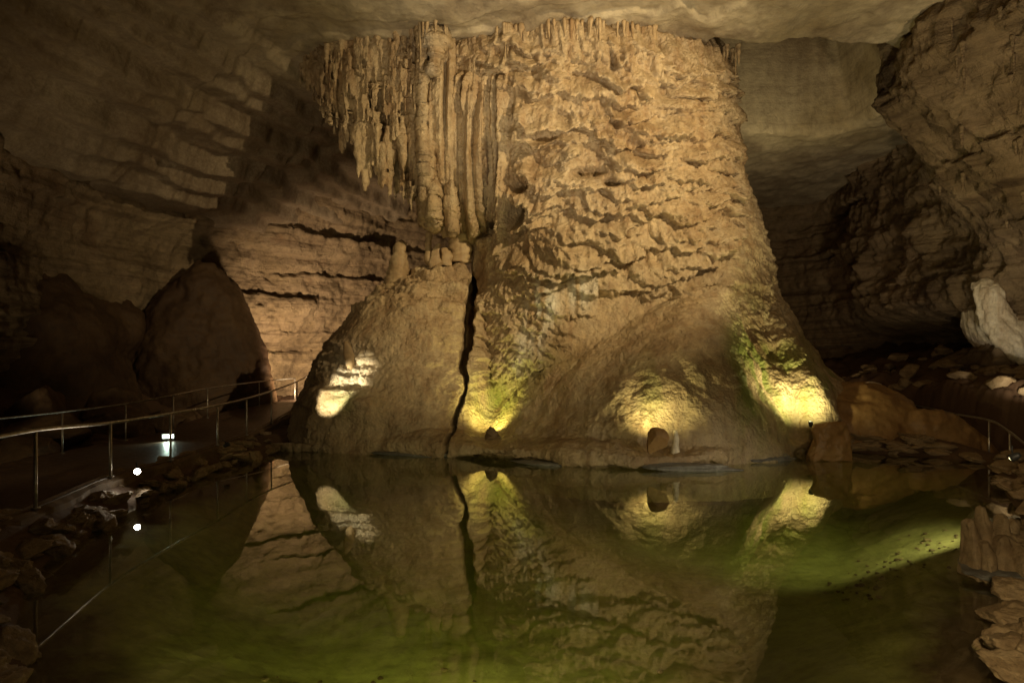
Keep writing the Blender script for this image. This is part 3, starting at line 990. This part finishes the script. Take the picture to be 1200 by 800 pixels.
# ------------------------------------------------------------------ rocks
def rock_geo(seed, size=(1, 1, 1), planes=14, sub=4, rough=.04):
    rs = np.random.default_rng(seed)
    n = 2 ** sub * 3
    # cube sphere
    t = np.linspace(-1, 1, n)
    A, B = np.meshgrid(t, t)
    Vs, Fs, k = [], [], 0
    for ax in range(3):
        for sg in (-1, 1):
            P = np.zeros((n * n, 3))
            P[:, ax] = sg
            P[:, (ax + 1) % 3] = A.ravel() * sg
            P[:, (ax + 2) % 3] = B.ravel()
            Vs.append(P); Fs.append(grid_faces(n, n) + k); k += n * n
    V = np.vstack(Vs); Fq = np.vstack(Fs)
    # weld
    key = np.round(V * 1e5).astype(np.int64)
    _, first, inv = np.unique(key, axis=0, return_index=True, return_inverse=True)
    V = V[first]; Fq = inv.ravel()[Fq]
    d = V / np.linalg.norm(V, axis=1)[:, None]
    pl = rs.normal(size=(planes, 3)); pl /= np.linalg.norm(pl, axis=1)[:, None]
    off = rs.uniform(.62, .95, planes)
    dots = d @ pl.T
    r = np.where(dots > .05, off[None, :] / np.maximum(dots, .05), 9).min(1)
    r = np.minimum(r, 1.15)
    V = d * r[:, None]
    V = V * (1 + rough * fbm(V * 3 + seed, 4, seed))[:, None]
    return V * np.array(size), Fq


def place_geo(V, loc, rz=0, tilt=(0, 0)):
    M_ = np.array(Matrix.Rotation(rz, 3, 'Z') @ Matrix.Rotation(tilt[0], 3, 'X') @ Matrix.Rotation(tilt[1], 3, 'Y'))
    return V @ M_.T


def rock(name, loc, size, seed, mat, label, cat, group=None, rz=0, tilt=(0, 0), planes=14, sub=4, rough=.05):
    V, Fq = rock_geo(seed, size, planes, sub, rough)
    o = np_mesh(name, place_geo(V, loc, 0, tilt), Fq, mat)
    o.location = tuple(float(c) for c in loc)
    o.rotation_euler = (0, 0, rz)
    tag(o, label, cat, group)
    return o


# dark dome shaped stalagmite behind the path
def dome():
    prof = [(7.3, -14.2, -13.8, 27.6, 28.4), (7.0, -14.6, -13.4, 27.3, 29.0), (6.5, -15.2, -13.0, 27.0, 29.5), (5.7, -16.3, -12.4, 26.7, 30), (4.5, -16.9, -11.9, 26.2, 30.5), (3.0, -17.5, -11.6, 25.9, 30.8), (1.5, -17.8, -11.2, 25.6, 31), (0, -18.2, -11.0, 25.2, 31)]
    knob = icicle(-14.25, 27.9, 7.1, .42, .28, 12, 8, 0, 3, True)
    V, Fq, Nn = voxel_union([loft(prof, 64, 40, 2.0), knob], .09, 2)
    f1, _ = worley(V * 1.2, 9)
    V = V + Nn * (.20 * fbm(V * .6, 6, 300) + .10 * ridged(V * .9, 4, 302) + .06 * (1 - f1) + .05 * fbm(V * 3, 3, 7))[:, None]
    o = np_mesh('rock_dome', V - np.array([-14.3, 28, 0]), Fq, M_DOME)
    o.location = (-14.3, 28, 0)
    tag(o, 'tall dark dome of rock with a knob on top, standing behind the left path', 'rock formation')


dome()


def big_slope():
    prof = [(7.6, -25, -20.4, 22.5, 26), (7.0, -26, -18.6, 22, 27), (5.6, -27, -17.0, 21.5, 28), (4.3, -27, -15.8, 21, 28), (3.0, -27, -15.5, 20.5, 28), (0, -27, -14.5, 20, 28)]
    V, Fq, Nn = voxel_union([loft(prof, 48, 30, 3.0)], .12, 2)
    s = V[:, 0] * .8 + V[:, 2]
    V = V + Nn * (.5 * fbm(V * .35, 5, 310) + .16 * np.sin(s * 2.0 + fbm(V * .5, 2, 3)) + .06 * fbm(V * 2.5, 4, 7))[:, None]
    o = np_mesh('rock_slab', V - np.array([-20, 24, 0]), Fq, M_DOME)
    o.location = (-20, 24, 0)
    tag(o, 'huge dark fallen slab sloping down from the left wall toward the dome', 'boulder')


big_slope()

# rubble behind the left path
RUB = [(-13.2, 17.2, 1.5, .75, 'broad low brown boulder behind the rear rail near the left edge'), (-12.5, 19.4, 1.0, .7, 'brown boulder behind the rear rail, second from the left'),
       (-12.2, 21.3, .75, .6, 'round pale boulder beside the path lamp'), (-13.6, 20.6, 1.2, 1.1, 'tall block in the rubble below the dome'), (-12.6, 23.2, .8, .5, 'flat boulder at the foot of the dome'),
       (-14.6, 18.8, 1.4, 1.3, 'large angular boulder at the back of the left rubble'), (-12.0, 15.3, .8, .4, 'small dark boulder nearest the left frame edge')]
for k, (x_, y_, s_, h_, lb) in enumerate(RUB):
    rock('boulder', (x_, y_, .25 + h_ * .4), (s_, s_ * .8, h_), 400 + k, M_ROCK, lb, 'boulder', 'rubble behind the left path', rz=k * 1.1)


# ------------------------------------------------------------------ left path, kerb and rails
FR = np.array([(-6.2, 5.0, 1.52, .46), (-6.6, 7.0, 1.56, .46), (-6.98, 9.0, 1.60, .46), (-7.45, 11.4, 1.50, .50), (-7.67, 13.8, 1.50, .45), (-7.81, 16.3, 1.53, .48), (-8.12, 18.8, 1.59, .48), (-8.42, 21.5, 1.72, .60), (-8.75, 25.0, 1.98, .9), (-9.6, 29, 2.2, 1.1)])
RR = np.array([(-10.6, 9.0, 1.42, .42), (-10.9, 12.4, 1.43, .42), (-11.05, 15.1, 1.44, .42), (-11.0, 17.5, 1.50, .46), (-10.8, 19.6, 1.66, .52), (-11.3, 22.8, 1.77, .68), (-10.9, 26.5, 1.95, .9), (-10.6, 30, 2.04, 1.0)])


def ribbon(A, B, thick, name, mat, nsub=6):
    """slab between two edge curves (n x 3 each), tops at their z"""
    n = len(A)
    rows = []
    for k in range(nsub + 1):
        t = k / nsub
        rows.append(A * (1 - t) + B * t)
    top = np.concatenate(rows)
    bot = np.concatenate([A, B]); bot = bot - np.array([0, 0, thick])
    V = np.vstack([top, bot])
    Fq = [grid_faces(n, nsub + 1)]
    nt_ = len(top)
    i = np.arange(n - 1)
    Fq.append(np.stack([i, i + nt_, i + 1 + nt_, i + 1], 1))
    o = nsub * n
    Fq.append(np.stack([o + i, o + i + 1, nt_ + n + i + 1, nt_ + n + i], 1))
    return np_mesh(name, V, np.vstack(Fq), mat, smooth=False)


fa = smooth_poly(FR, 10); rb_ = smooth_poly(RR, 10)
n_ = 120
ta = np.linspace(0, 1, len(fa)); tb = np.linspace(0, 1, len(rb_)); tt = np.linspace(0, 1, n_)
A = np.stack([np.interp(tt, ta, fa[:, k]) for k in (0, 1, 3)], 1)
B = np.stack([np.interp(tt, tb, rb_[:, k]) for k in (0, 1, 3)], 1)
A[:, 0] -= .02; B[:, 0] -= .25
tag(ribbon(A, B, .6, 'path', M_PATH), kind='structure')
K0 = A.copy(); K0[:, 0] += .12 + .05 * fbm(K0 * 1.5, 3, 5); K1 = A.copy(); K1[:, 0] -= .10
K0[:, 2] += -.07 + .05 * fbm(K0 * 1.3, 3, 7); K1[:, 2] += .02
tag(ribbon(K0, K1, .6, 'kerb', M_KERB, 3), kind='structure')


def handrail(name, P, label, posts, rpost=.026, rrail=.030, group='metal handrails along the cave walks'):
    P = np.array(P)
    base = P[0, :2]
    root = empty(name, (base[0], base[1], P[0, 3]))
    tag(root, label, 'handrail', group)
    off = np.array([base[0], base[1], P[0, 3]])
    sm = smooth_poly(P[:, :3], 10)
    v, f = tube(sm, rrail, 10)
    np_mesh('rail', v - off, f, M_STEEL, root)
    for k in posts:
        x_, y_, zt, zb = P[k]
        v, f = tube([(x_, y_, zb - .15), (x_, y_, zb + .3), (x_, y_, zt)], rpost, 10)
        po = np_mesh('post', v - off, f, M_STEEL, root)
        v, f = tube([(x_, y_, zb - .005), (x_, y_, zb + .015)], .06, 12)
        np_mesh('foot_plate', v - off, f, M_STEEL, po)
    return root


handrail('handrail', FR, 'grey metal handrail on posts along the pool side of the left path', range(1, 9))
handrail('handrail', RR, 'thin metal handrail along the far side of the left path, before the dark dome', range(0, 8), .022, .024)
RH = [(15.4, 27.0, 1.3, .5), (14.9, 24.0, 1.22, .3), (14.42, 21.5, 1.16, .1), (13.72, 19.0, 1.10, .05), (13.2, 17.0, 1.08, .05), (12.6, 15.55, .90, .0), (11.9, 14.0, .62, -.1), (11.4, 12.6, .35, -.2)]
RH = [(x_ + (.0 if i < 4 else 0), y_, zt, zb) for i, (x_, y_, zt, zb) in enumerate(RH)]
handrail('handrail', RH, 'metal handrail dropping down the walk at the right edge of the cave', range(0, 8), .026, .028)


# ------------------------------------------------------------------ banks of stones round the pool
def bank(points, n, seed, label, group, side, spread=.75, zbase=.08, smin=.16, smax=.42, flat=.38, marks=()):
    rs = np.random.default_rng(seed)
    P = smooth_poly(points, 12)
    L_ = np.concatenate([[0], np.cumsum(np.linalg.norm(np.diff(P, axis=0), axis=1))])
    protos = []
    for k in range(8):
        V, Fq = rock_geo(seed * 10 + k, (1, .72, flat), 16, 3, .12)
        protos.append((V, Fq))
    meshes = {}
    for k in range(n):
        s = rs.uniform(0, L_[-1])
        x_ = np.interp(s, L_, P[:, 0]); y_ = np.interp(s, L_, P[:, 1])
        x2 = np.interp(s + .1, L_, P[:, 0]); y2 = np.interp(s + .1, L_, P[:, 1])
        t = np.array([x2 - x_, y2 - y_]); t /= np.linalg.norm(t) + 1e-9
        nn = np.array([-t[1], t[0]]) * side
        o_ = rs.uniform(-.08, spread)
        sz = rs.uniform(smin, smax) * (1.0 if o_ > .1 else .9)
        loc = np.array([x_, y_]) + nn * o_
        z_ = zbase + .30 * sstep(0, spread, o_) + rs.uniform(-.03, .07)
        m_ = k % 8
        if m_ not in meshes:
            o = np_mesh('bank_stone', protos[m_][0], protos[m_][1], M_BANK)
            meshes[m_] = o
        else:
            o = meshes[m_].copy(); col.objects.link(o)
        o.location = (float(loc[0]), float(loc[1]), float(z_))
        o.scale = (float(sz * rs.uniform(.9, 1.4)), float(sz), float(sz * rs.uniform(.7, 1.3)))
        o.rotation_euler = (float(rs.uniform(-.35, .35)), float(rs.uniform(-.35, .35)), float(math.atan2(t[1], t[0]) + rs.uniform(-.5, .5)))
        size_ = 'large' if sz > smin + .66 * (smax - smin) else 'small' if sz < smin + .33 * (smax - smin) else 'middling'
        q = min(marks, key=lambda m_: (m_[0] - loc[0]) ** 2 + (m_[1] - loc[1]) ** 2)
        rowt = 'at the waterline' if o_ < spread * .35 else 'on top of the bank' if o_ > spread * .7 else 'in mid bank'
        tag(o, '%s %s %s, %s' % (size_, label, rowt, q[2]), 'stone', group)


LM = [(-7.3, 11.6, 'beside the burning floodlight'), (-6.6, 8.8, 'below the nearest left rail post'), (-5.5, 7.2, 'where the left shore bends'), (-4.6, 5.6, 'in the lower left corner'), (-3.8, 4.4, 'at the bottom left frame edge'),
      (-7.4, 13.8, 'below the third rail post'), (-7.3, 16.2, 'below the fourth rail post'), (-7.1, 18.4, 'close to the foot of the column')]
RM = [(11.0, 18.2, 'in front of the brown mound'), (12.2, 17.0, 'at the far right corner'), (12.0, 15.3, 'below the right handrail'), (10.6, 13.0, 'halfway along the right shore'), (9.2, 11.2, 'along the right shore'), (7.8, 9.4, 'behind the broken stump'),
      (6.6, 8.0, 'next to the broken stump'), (5.5, 6.7, 'just below the broken stump'), (4.7, 5.8, 'low at the right frame edge'), (4.0, 4.6, 'in the lower right corner')]


LB = [(-7.0, 19.3), (-7.02, 18.0), (-7.25, 14.6), (-6.9, 11.4), (-6.36, 9.2), (-5.9, 7.56), (-5.1, 6.34), (-4.6, 5.6), (-3.95, 4.9), (-3.7, 3.8)]
bank(LB, 140, 21, 'flat stone', 'stones of the left bank', -1, .85, .05, .12, .34, marks=LM)
bank([(-7.6, 8.6), (-6.6, 7.2), (-5.9, 6.2), (-5.2, 5.2)], 30, 25, 'broken brown stone', 'large stones at the lower left', -1, .7, .22, .22, .45, marks=LM)
RB = [(10.9, 18.35), (12.0, 17.55), (12.4, 16.2), (11.45, 14.3), (10.1, 12.4), (8.9, 10.6), (7.6, 9.0)]
bank(RB, 60, 22, 'thin flat slab', 'slabs of the far right bank', 1, .7, .08, .18, .5, .24, marks=RM)
RB2 = [(7.6, 9.0), (6.8, 8.1), (5.55, 6.7), (5.0, 6.15), (4.45, 5.4), (3.95, 4.8), (3.9, 3.6)]
bank(RB2, 46, 23, 'weathered slab', 'slabs of the near right bank', 1, .8, .10, .18, .42, .35, marks=RM)
bank([(9.8, 18.75), (10.6, 18.4), (11.3, 17.95), (12.1, 17.5)], 20, 24, 'flat pale slab', 'slabs before the brown mound', 1, .5, .12, .25, .5, .2, marks=RM)


# ------------------------------------------------------------------ near right: broken dripstone stump, tall ragged slabs
def stump():
    base = at(1166, 672, 7.4)
    bx, by = base[0], base[1]
    root = empty('broken_stump', (bx, by, 0))
    tag(root, 'pale broken dripstone stump with upright cracks on a ledge at the right shore', 'rock formation')
    rs = np.random.default_rng(3)
    for k, (dx, w, h, dy, ln) in enumerate([(-.24, .085, .50, 0, -.03), (-.10, .085, .63, .03, -.01), (.04, .075, .57, -.02, .03), (.165, .08, .52, .02, .05), (.28, .07, .40, -.03, .06), (-.02, .09, .36, -.12, 0), (.13, .08, .27, -.14, .02), (-.18, .07, .30, -.10, -.02)]):
        V, Fq = loft([(h, dx + ln - w * .15, dx + ln + w * .35, dy - .03, dy + .05), (h * .93, dx + ln - w * .6, dx + ln + w * .5, dy - .06, dy + .08), (h * .6, dx - w * .8, dx + w * .8, dy - .09, dy + .11), (h * .2, dx - w, dx + w * .95, dy - .12, dy + .13), (-.1, dx - w * 1.1, dx + w * 1.1, dy - .14, dy + .16)], 40, 40, 3.4)
        q_ = V * np.array([9, 9, 1.6]) + k * 7
        V = V + .022 * np.stack([fbm(q_, 4, 5), fbm(q_ + 50, 4, 6), fbm(V * 8 + k, 3, 7)], 1) + .012 * np.stack([ridged(V * np.array([26, 26, 4.0]) + k, 3, 8), ridged(V * np.array([26, 26, 4.0]) + k + 9, 3, 8), 0 * V[:, 0]], 1)
        V = V * np.array([1.1, 1.1, 1.12])
        np_mesh('shard', V + np.array([0, 0, .12]), Fq, M_BANK, root)
    V, Fq = rock_geo(77, (.52, .36, .10), 12, 4, .08)
    np_mesh('ledge', V + np.array([.05, .0, .07]), Fq, M_GREY, root)


stump()
for k, (px_, py_, D, sx, sy, sz, lb) in enumerate([(1195, 690, 6.4, .35, .3, .14, 'thick slab just below the broken stump'), (1188, 722, 6.0, .30, .28, .13, 'slab under the thick slab at the right edge'),
                                                   (1185, 765, 5.5, .22, .28, .20, 'upright ragged stone in the lower right corner'), (1200, 655, 7.2, .3, .25, .3, 'blocky stone behind the broken stump at the right edge')]):
    p = at(px_, py_, D)
    rock('slab', p, (sx, sy, sz), 500 + k, M_BANK, lb, 'stone', 'large slabs at the right edge', rz=.4 * k, planes=16, rough=.12)


# ------------------------------------------------------------------ brown mound right of the column, block that hides the lamp
def mound_right():
    prof = [(2.02, 10.9, 12.2, 19.9, 21.5), (1.8, 10.2, 12.7, 19.5, 22), (1.4, 9.6, 13.1, 19.0, 22.2), (.9, 9.3, 13.5, 18.8, 22.4), (.5, 9.2, 13.9, 18.6, 22.6), (.1, 9.1, 14.2, 18.5, 22.6), (-.6, 9.0, 14.3, 18.4, 22.6)]
    prof2 = [(1.15, 12.0, 13.6, 18.9, 20.5), (.8, 11.6, 14.2, 18.6, 21), (.3, 11.4, 14.9, 18.3, 21), (-.6, 11.2, 15.3, 18.2, 21)]
    V, Fq, Nn = voxel_union([loft(prof, 56, 30, 2.3), loft(prof2, 48, 20, 2.2)], .05, 30)
    V = V + Nn * (.16 * fbm(V * .8, 4, 320) + .04 * fbm(V * 3, 4, 322))[:, None]
    o = np_mesh('flowstone_mound', V - np.array([12, 20, 0]), Fq, M_MOUND); o.location = (12, 20, 0)
    tag(o, 'smooth brown flowstone mound right of the column, sloping down to the handrail', 'rock formation')


mound_right()
p = at(1018, 453, 20.6)
rock('block', p, (.36, .3, .20), 602, M_WHITE, 'small pale block lying on top of the brown mound', 'stone', planes=8)


def small_stag():
    p = at(792, 529, 15.75)
    t = np.linspace(0, 1, 14)
    path = np.stack([0 * t, 0 * t, .55 * t], 1)
    v, f = tube(path, .11 * (1 - .6 * t) ** .8 * (1 + .1 * np.sin(t * 12)), 14, wob=.03)
    o = np_mesh('stalagmite', v, f, M_WHITE); o.location = (p[0], p[1], .36)
    tag(o, 'little white stalagmite on the ledge before the middle foot lamp', 'stalagmite')


small_stag()
# grey slabs at the waterline
for k, (x0, x1, py_, D, lb) in enumerate([(738, 862, 545, 15.2, 'long blue grey slab at the waterline before the column'), (868, 940, 536, 16.7, 'narrow grey slab at the waterline, right of the long one'),
                                           (600, 672, 543, 16.0, 'thin dark slab at the waterline left of the long grey one'), (430, 540, 531, 17.7, 'thin dark slab under the left half of the column foot')]):
    xc = ((x0 + x1) / 2 - 600) / F * D; hw = (x1 - x0) / 2 / F * D
    rz_ = [0.0, .42, -.35, -.2][k]
    rock('slab', (xc, D, .07 if k < 2 else .03), (hw, .28, .13 if k < 2 else .07), 610 + k, M_GREY, lb, 'stone', 'slabs at the foot of the column', rz=rz_, planes=22, rough=.12)


# ------------------------------------------------------------------ right wall features
BVH['wall'] = bvh(WALLS[0])
print('WALLHITS', [(p_, seat(BVH['wall'], *p_)) for p_ in ((1164, 342), (1190, 400), (1100, 300), (1100, 100))])


def curtain():
    parts = []
    c = at(1178, 420, 21.0)
    rs = np.random.default_rng(8)
    # a fan of run-off that widens to the lower right
    hw_ = seat(BVH['wall'], 1175, 350)
    dw = hw_.y if hw_ is not None else 19.6
    base = at(1164, 342, dw)
    b0, b2 = base[0], base[2]
    parts = []
    for k in range(26):
        f = (k + rs.uniform(-.4, .4)) / 25
        xt = b0 - .40 + .62 * f
        spread = f ** 1.5
        yy = dw + .1 + rs.uniform(-.12, .12) - .25 * math.sin(f * 3.1)
        path = [(xt, yy + .25, b2 + .45 + rs.uniform(-.1, .1)), (xt - .03, yy, b2 + .05), (xt + .04 + .10 * f, yy - .06, b2 - .6), (xt + .15 + .5 * spread, yy - .15, b2 - 1.15),
                (xt + .38 + 1.5 * spread, yy - .35, b2 - 1.7), (xt + .8 + 2.6 * spread, yy - .6, b2 - 2.25 + .35 * f), (xt + 1.4 + 3.6 * spread, yy - .9, b2 - 2.9 + .6 * f)]
        sm_ = smooth_poly(path, 7)
        r_ = rs.uniform(.07, .13)
        parts.append(tube(sm_, np.linspace(r_, r_ * 2.6, len(sm_)) * (1 + .12 * np.sin(np.arange(len(sm_)) * .9 + k)), 10))
    back = [(b2 - .6, b0 + .1, b0 + .4, dw + .2, dw + 2), (b2 - 1.1, b0 + .1, b0 + .8, dw + .1, dw + 2.2), (b2 - 1.7, b0 + .3, b0 + 2.0, dw, dw + 2.4), (b2 - 2.6, b0 + 1.0, b0 + 4, dw - .5, dw + 2.4)]
    V, Fq, Nn = voxel_union(parts + [loft(back, 40, 20, 2.4)], .03, 1)
    V = V + Nn * (.05 * fbm(V * np.array([5, 5, 2.5]), 4, 4))[:, None]
    o = np_mesh('flowstone_curtain', V - base, Fq, M_WHITE); o.location = tuple(float(c_) for c_ in base)
    tag(o, 'bright white flowstone curtain spreading down the right wall', 'rock formation')


curtain()
rs = np.random.default_rng(31)
rp = [rock_geo(700 + k, (1, .8, .6), 12, 3, .06) for k in range(6)]
rms = {}
for k in range(90):
    x_ = rs.uniform(15.8, 20.5); y_ = rs.uniform(17, 30)
    s_ = rs.uniform(.12, .5)
    gz = float(ground_h(np.array([x_]), np.array([y_]))[0][0])
    m_ = k % 6
    if m_ not in rms: rms[m_] = o = np_mesh('rubble_stone', rp[m_][0], rp[m_][1], M_BANK)
    else: o = rms[m_].copy(); col.objects.link(o)
    o.location = (x_, y_, gz + s_ * .15); o.scale = (s_, s_, s_ * rs.uniform(.6, 1.2)); o.rotation_euler = (rs.uniform(-.4, .4), rs.uniform(-.4, .4), rs.uniform(0, 6))
    tag(o, '%s broken stone %s, %s' % ('large' if s_ > .36 else 'small' if s_ < .22 else 'middling', 'above the right walk' if x_ < 16.8 else 'against the right wall' if x_ > 19 else 'halfway up the right slope', 'below the white curtain' if y_ < 21 else 'in front of the dark grotto' if y_ > 25 else 'left of the white curtain'), 'stone', 'rubble under the right wall')

# stalactites on the right wall and roof
rs = np.random.default_rng(41)
for k in range(16):
    px_ = rs.uniform(1090, 1205); py_ = rs.uniform(5, 110) if k % 2 else rs.uniform(110, 260)
    h_ = seat(BVH['wall'], px_, py_)
    if h_ is None: continue
    v, f = icicle(0, 0, 0, rs.uniform(.25, .9), rs.uniform(.04, .10), 8, 10, 0, 900 + k)
    o = np_mesh('stalactite', v, f, M_WALL); o.location = h_ + Vector((0, .02, .05))
    tag(o, 'thin brown stalactite on the %s right wall, %s' % ('upper' if k % 2 else 'middle', 'near the frame edge' if px_ > 1165 else 'toward the dark passage' if px_ < 1128 else 'in the middle'), 'stalactite', 'stalactites of the right wall')
for k in range(14):
    px_ = 862 + rs.uniform(-4, 12) if k < 6 else rs.uniform(372, 395)
    D = rs.uniform(20.6, 21.6) if k < 6 else rs.uniform(20.2, 21)
    v, f = icicle(0, 0, 0, rs.uniform(.3, .9), rs.uniform(.03, .06), 8, 10, 0, 950 + k)
    o = np_mesh('stalactite', v, f, M_STAL); o.location = ((px_ - 600) / F * D, D, 15.2)
    if k < 6: tag(o, 'thin straw stalactite hanging from the roof at the top right corner of the column', 'stalactite', 'straws right of the column')
    else: tag(o, 'thin straw stalactite hanging from the roof at the top left corner of the column', 'stalactite', 'straws left of the column')


# ------------------------------------------------------------------ lamps
def boxm(cx, cy, cz, sx, sy, sz):
    v = np.array([(x, y, z) for z in (-1, 1) for (x, y) in ((-1, -1), (1, -1), (1, 1), (-1, 1))], float) * np.array([sx, sy, sz]) / 2 + np.array([cx, cy, cz])
    return v, np.array([(0, 3, 2, 1), (4, 5, 6, 7), (0, 1, 5, 4), (1, 2, 6, 5), (2, 3, 7, 6), (3, 0, 4, 7)])


def flood(loc, target, label, lens_mat, size=.16, group=None, lit=None, lens_r=.06):
    """small round floodlight: bracket, housing, lens; its lamp sits just before the lens"""
    loc = Vector([float(c_) for c_ in loc]); d = (Vector(target) - loc)
    root = empty('floodlight', loc)
    q = d.to_track_quat('-Z', 'Y')
    root.rotation_euler = q.to_euler()
    tag(root, label, 'lamp', group)
    t = [(0, 0, .12), (0, 0, .10), (0, 0, .02), (0, 0, -.02)]
    v, f = tube(t, [lens_r * .6, lens_r * .9, lens_r * 1.25, lens_r * 1.3], 16)
    np_mesh('housing', v, f, M_BLACK, root)
    v, f = tube([(0, 0, -.021), (0, 0, -.027)], lens_r, 16)
    np_mesh('lens', v, f, lens_mat, root, smooth=False)
    v, f = tube([(0, lens_r * 1.2, .04), (0, lens_r * 2.2, .06), (0, lens_r * 3.2, .10)], .012, 8)
    np_mesh('bracket', v, f, M_BLACK, root)
    if lit:
        power, colr, ang, bl = lit
        dn = d.normalized()
        light('floodlight_beam', 'SPOT', loc + dn * .05, target, power, colr, .04, ang, bl)
    return root


# lamp on the left bank, seen burning in the photograph
flood((-7.2, 11.8, .53), (0.5, 2.0, 2.3), 'burning white floodlight on the left bank stones', M_LENS, lens_r=.055, lit=(22, CREAM, 150, 1.0))
flood((-7.35, 15.9, .55), (-5.0, 19.3, 1.95), 'low floodlight beside the path aimed at the left mound', M_LENSY, lit=(2300, (1, .90, .62), 21, .6), lens_r=.05)
# lamps at the column foot, half a metre off the rock
for (lx, ly, off_, tz, lb, lit) in [(577, 500, .70, 1.9, 'floodlight behind the pale pointed rock at the column foot', (150, LIME, 172, 1.0)),
                                    (768, 502, .75, 2.4, 'floodlight on the ledge behind the little white stalagmite', (115, (1, .86, .36), 172, 1.0)),
                                    (950, 492, 1.0, 5.0, 'floodlight behind the square block at the right column foot', (480, (1, .90, .42), 172, 1.0))]:
    h_ = seat(BVH['column'], lx, ly)
    dcam = (Vector((0, 0, CAMZ)) - h_); dcam.z = 0; dcam.normalize()
    l_ = h_ + dcam * off_
    if lx == 950:
        v, f = loft([(.50, -.36, .30, -.16, .16), (.46, -.44, .40, -.2, .2), (.1, -.50, .46, -.24, .24), (-.5, -.60, .6, -.3, .3)], 64, 30, 3.6)
        v = v + .10 * np.stack([fbm(v * 2.6 + q_, 5, 5) for q_ in (0, 40, 80)], 1)
        o = np_mesh('block', v, f, M_MOUND); o.location = (l_.x + .30, l_.y - .45, l_.z - .50)
        tag(o, 'squarish brown block hiding the lamp at the right foot of the column', 'stone')
    if lx == 768:
        rock('cone_rock', (l_.x - .02, l_.y - .22, l_.z - .22), (.30, .16, .30), 604, M_MOUND, 'brown stone wedged beside the little white stalagmite', 'stone', planes=9)
    if lx == 577:
        t_ = np.linspace(0, 1, 14)
        pth = np.stack([l_.x - .06 * t_, l_.y - .45 + .05 * np.sin(6 * t_), .35 + (l_.z + .10 - .35) * t_], 1)
        v, f = tube(pth, .24 * (1 - t_) ** .8 + .04, 18)
        v = v + .07 * np.stack([ridged(v * 3.5 + q_, 3, 5) for q_ in (0, 40, 80)], 1) * np.array([1, 1, .4])
        o = np_mesh('cone_rock', v - np.array([l_.x, l_.y, .35]), f, M_KERB); o.location = (l_.x, l_.y, .35)
        tag(o, 'pale pointed rock standing before the left foot lamp of the column', 'stone')
    flood(l_, h_ + Vector((0, .3, tz * .6)), lb, M_LENSY, lit=lit, lens_r=.05)
# lamp behind the broken stump, shining low over and into the water
flood((7.9, 9.7, 1.1), (6.2, 12.6, -1.0), 'floodlight on the right bank behind the broken stump, aimed into the pool', M_LENSY, lit=(520, (1, .88, .66), 88, 1.0), lens_r=.05)
# lamp by the white curtain
flood((14.6, 17.2, 1.6), (17.0, 20.5, 3.8), 'floodlight below the white curtain', M_LENSY, lit=(330, (1, .88, .66), 70, .8), lens_r=.05)
# lamp under the near shore that lights the green water
flood((-.6, 2.0, 1.1), (-.9, 6.2, -1.2), 'floodlight on the near shore aimed into the green water', M_LENSY, lit=(1500, (1, .88, .42), 76, 1.0), lens_r=.05)


def path_lamp():
    p = at(197, 508, 17.2)
    root = empty('path_lamp', (p[0], p[1], .48))
    root.rotation_euler = (0, 0, .25)
    tag(root, 'small lit box lamp with a greenish glow on the left path', 'lamp')
    v, f = boxm(0, .05, .12, .34, .10, .20); np_mesh('housing', v, f, M_BLACK, root, smooth=False)
    v, f = boxm(0, -.004, .13, .28, .01, .10); np_mesh('lens', v, f, M_LENSG, root, smooth=False)
    light('path_lamp_glow', 'SPOT', (p[0], p[1] - .06, .62), (p[0] + .3, p[1] - 1.6, .3), 14, (.75, 1, .8), .05, 140, .8)


path_lamp()

# ------------------------------------------------------------------ things lying in the pool
rs = np.random.default_rng(61)
peb = [rock_geo(800 + k, (1, .8, .5), 10, 2, .05) for k in range(4)]
pms = {}
for k in range(110):
    if k < 30: x_, y_ = rs.uniform(-3.2, 2.2), rs.uniform(4.6, 7.8)
    else: x_ = rs.uniform(5.0, 8.2); y_ = 9.6 + (x_ - 5) * .55 + rs.normal() * .7
    s_ = rs.uniform(.015, .05) * (1.7 if k % 7 == 0 else 1)
    gz = float(ground_h(np.array([x_]), np.array([y_]))[0][0])
    m_ = k % 4
    if m_ not in pms: pms[m_] = o = np_mesh('pebble', peb[m_][0], peb[m_][1], M_BANK if k % 2 and k < 30 else M_ROCK)
    else: o = pms[m_].copy(); col.objects.link(o)
    o.location = (x_, y_, gz + .01); o.scale = (s_, s_, s_); o.rotation_euler = (0, 0, rs.uniform(0, 6))
    tag(o, 'small pebble on the green silt bed near the viewer' if k < 30 else 'dark fleck of debris on the pale pool bed toward the broken stump', 'pebble', 'pebbles on the near pool bed' if k < 30 else 'debris on the right pool bed')
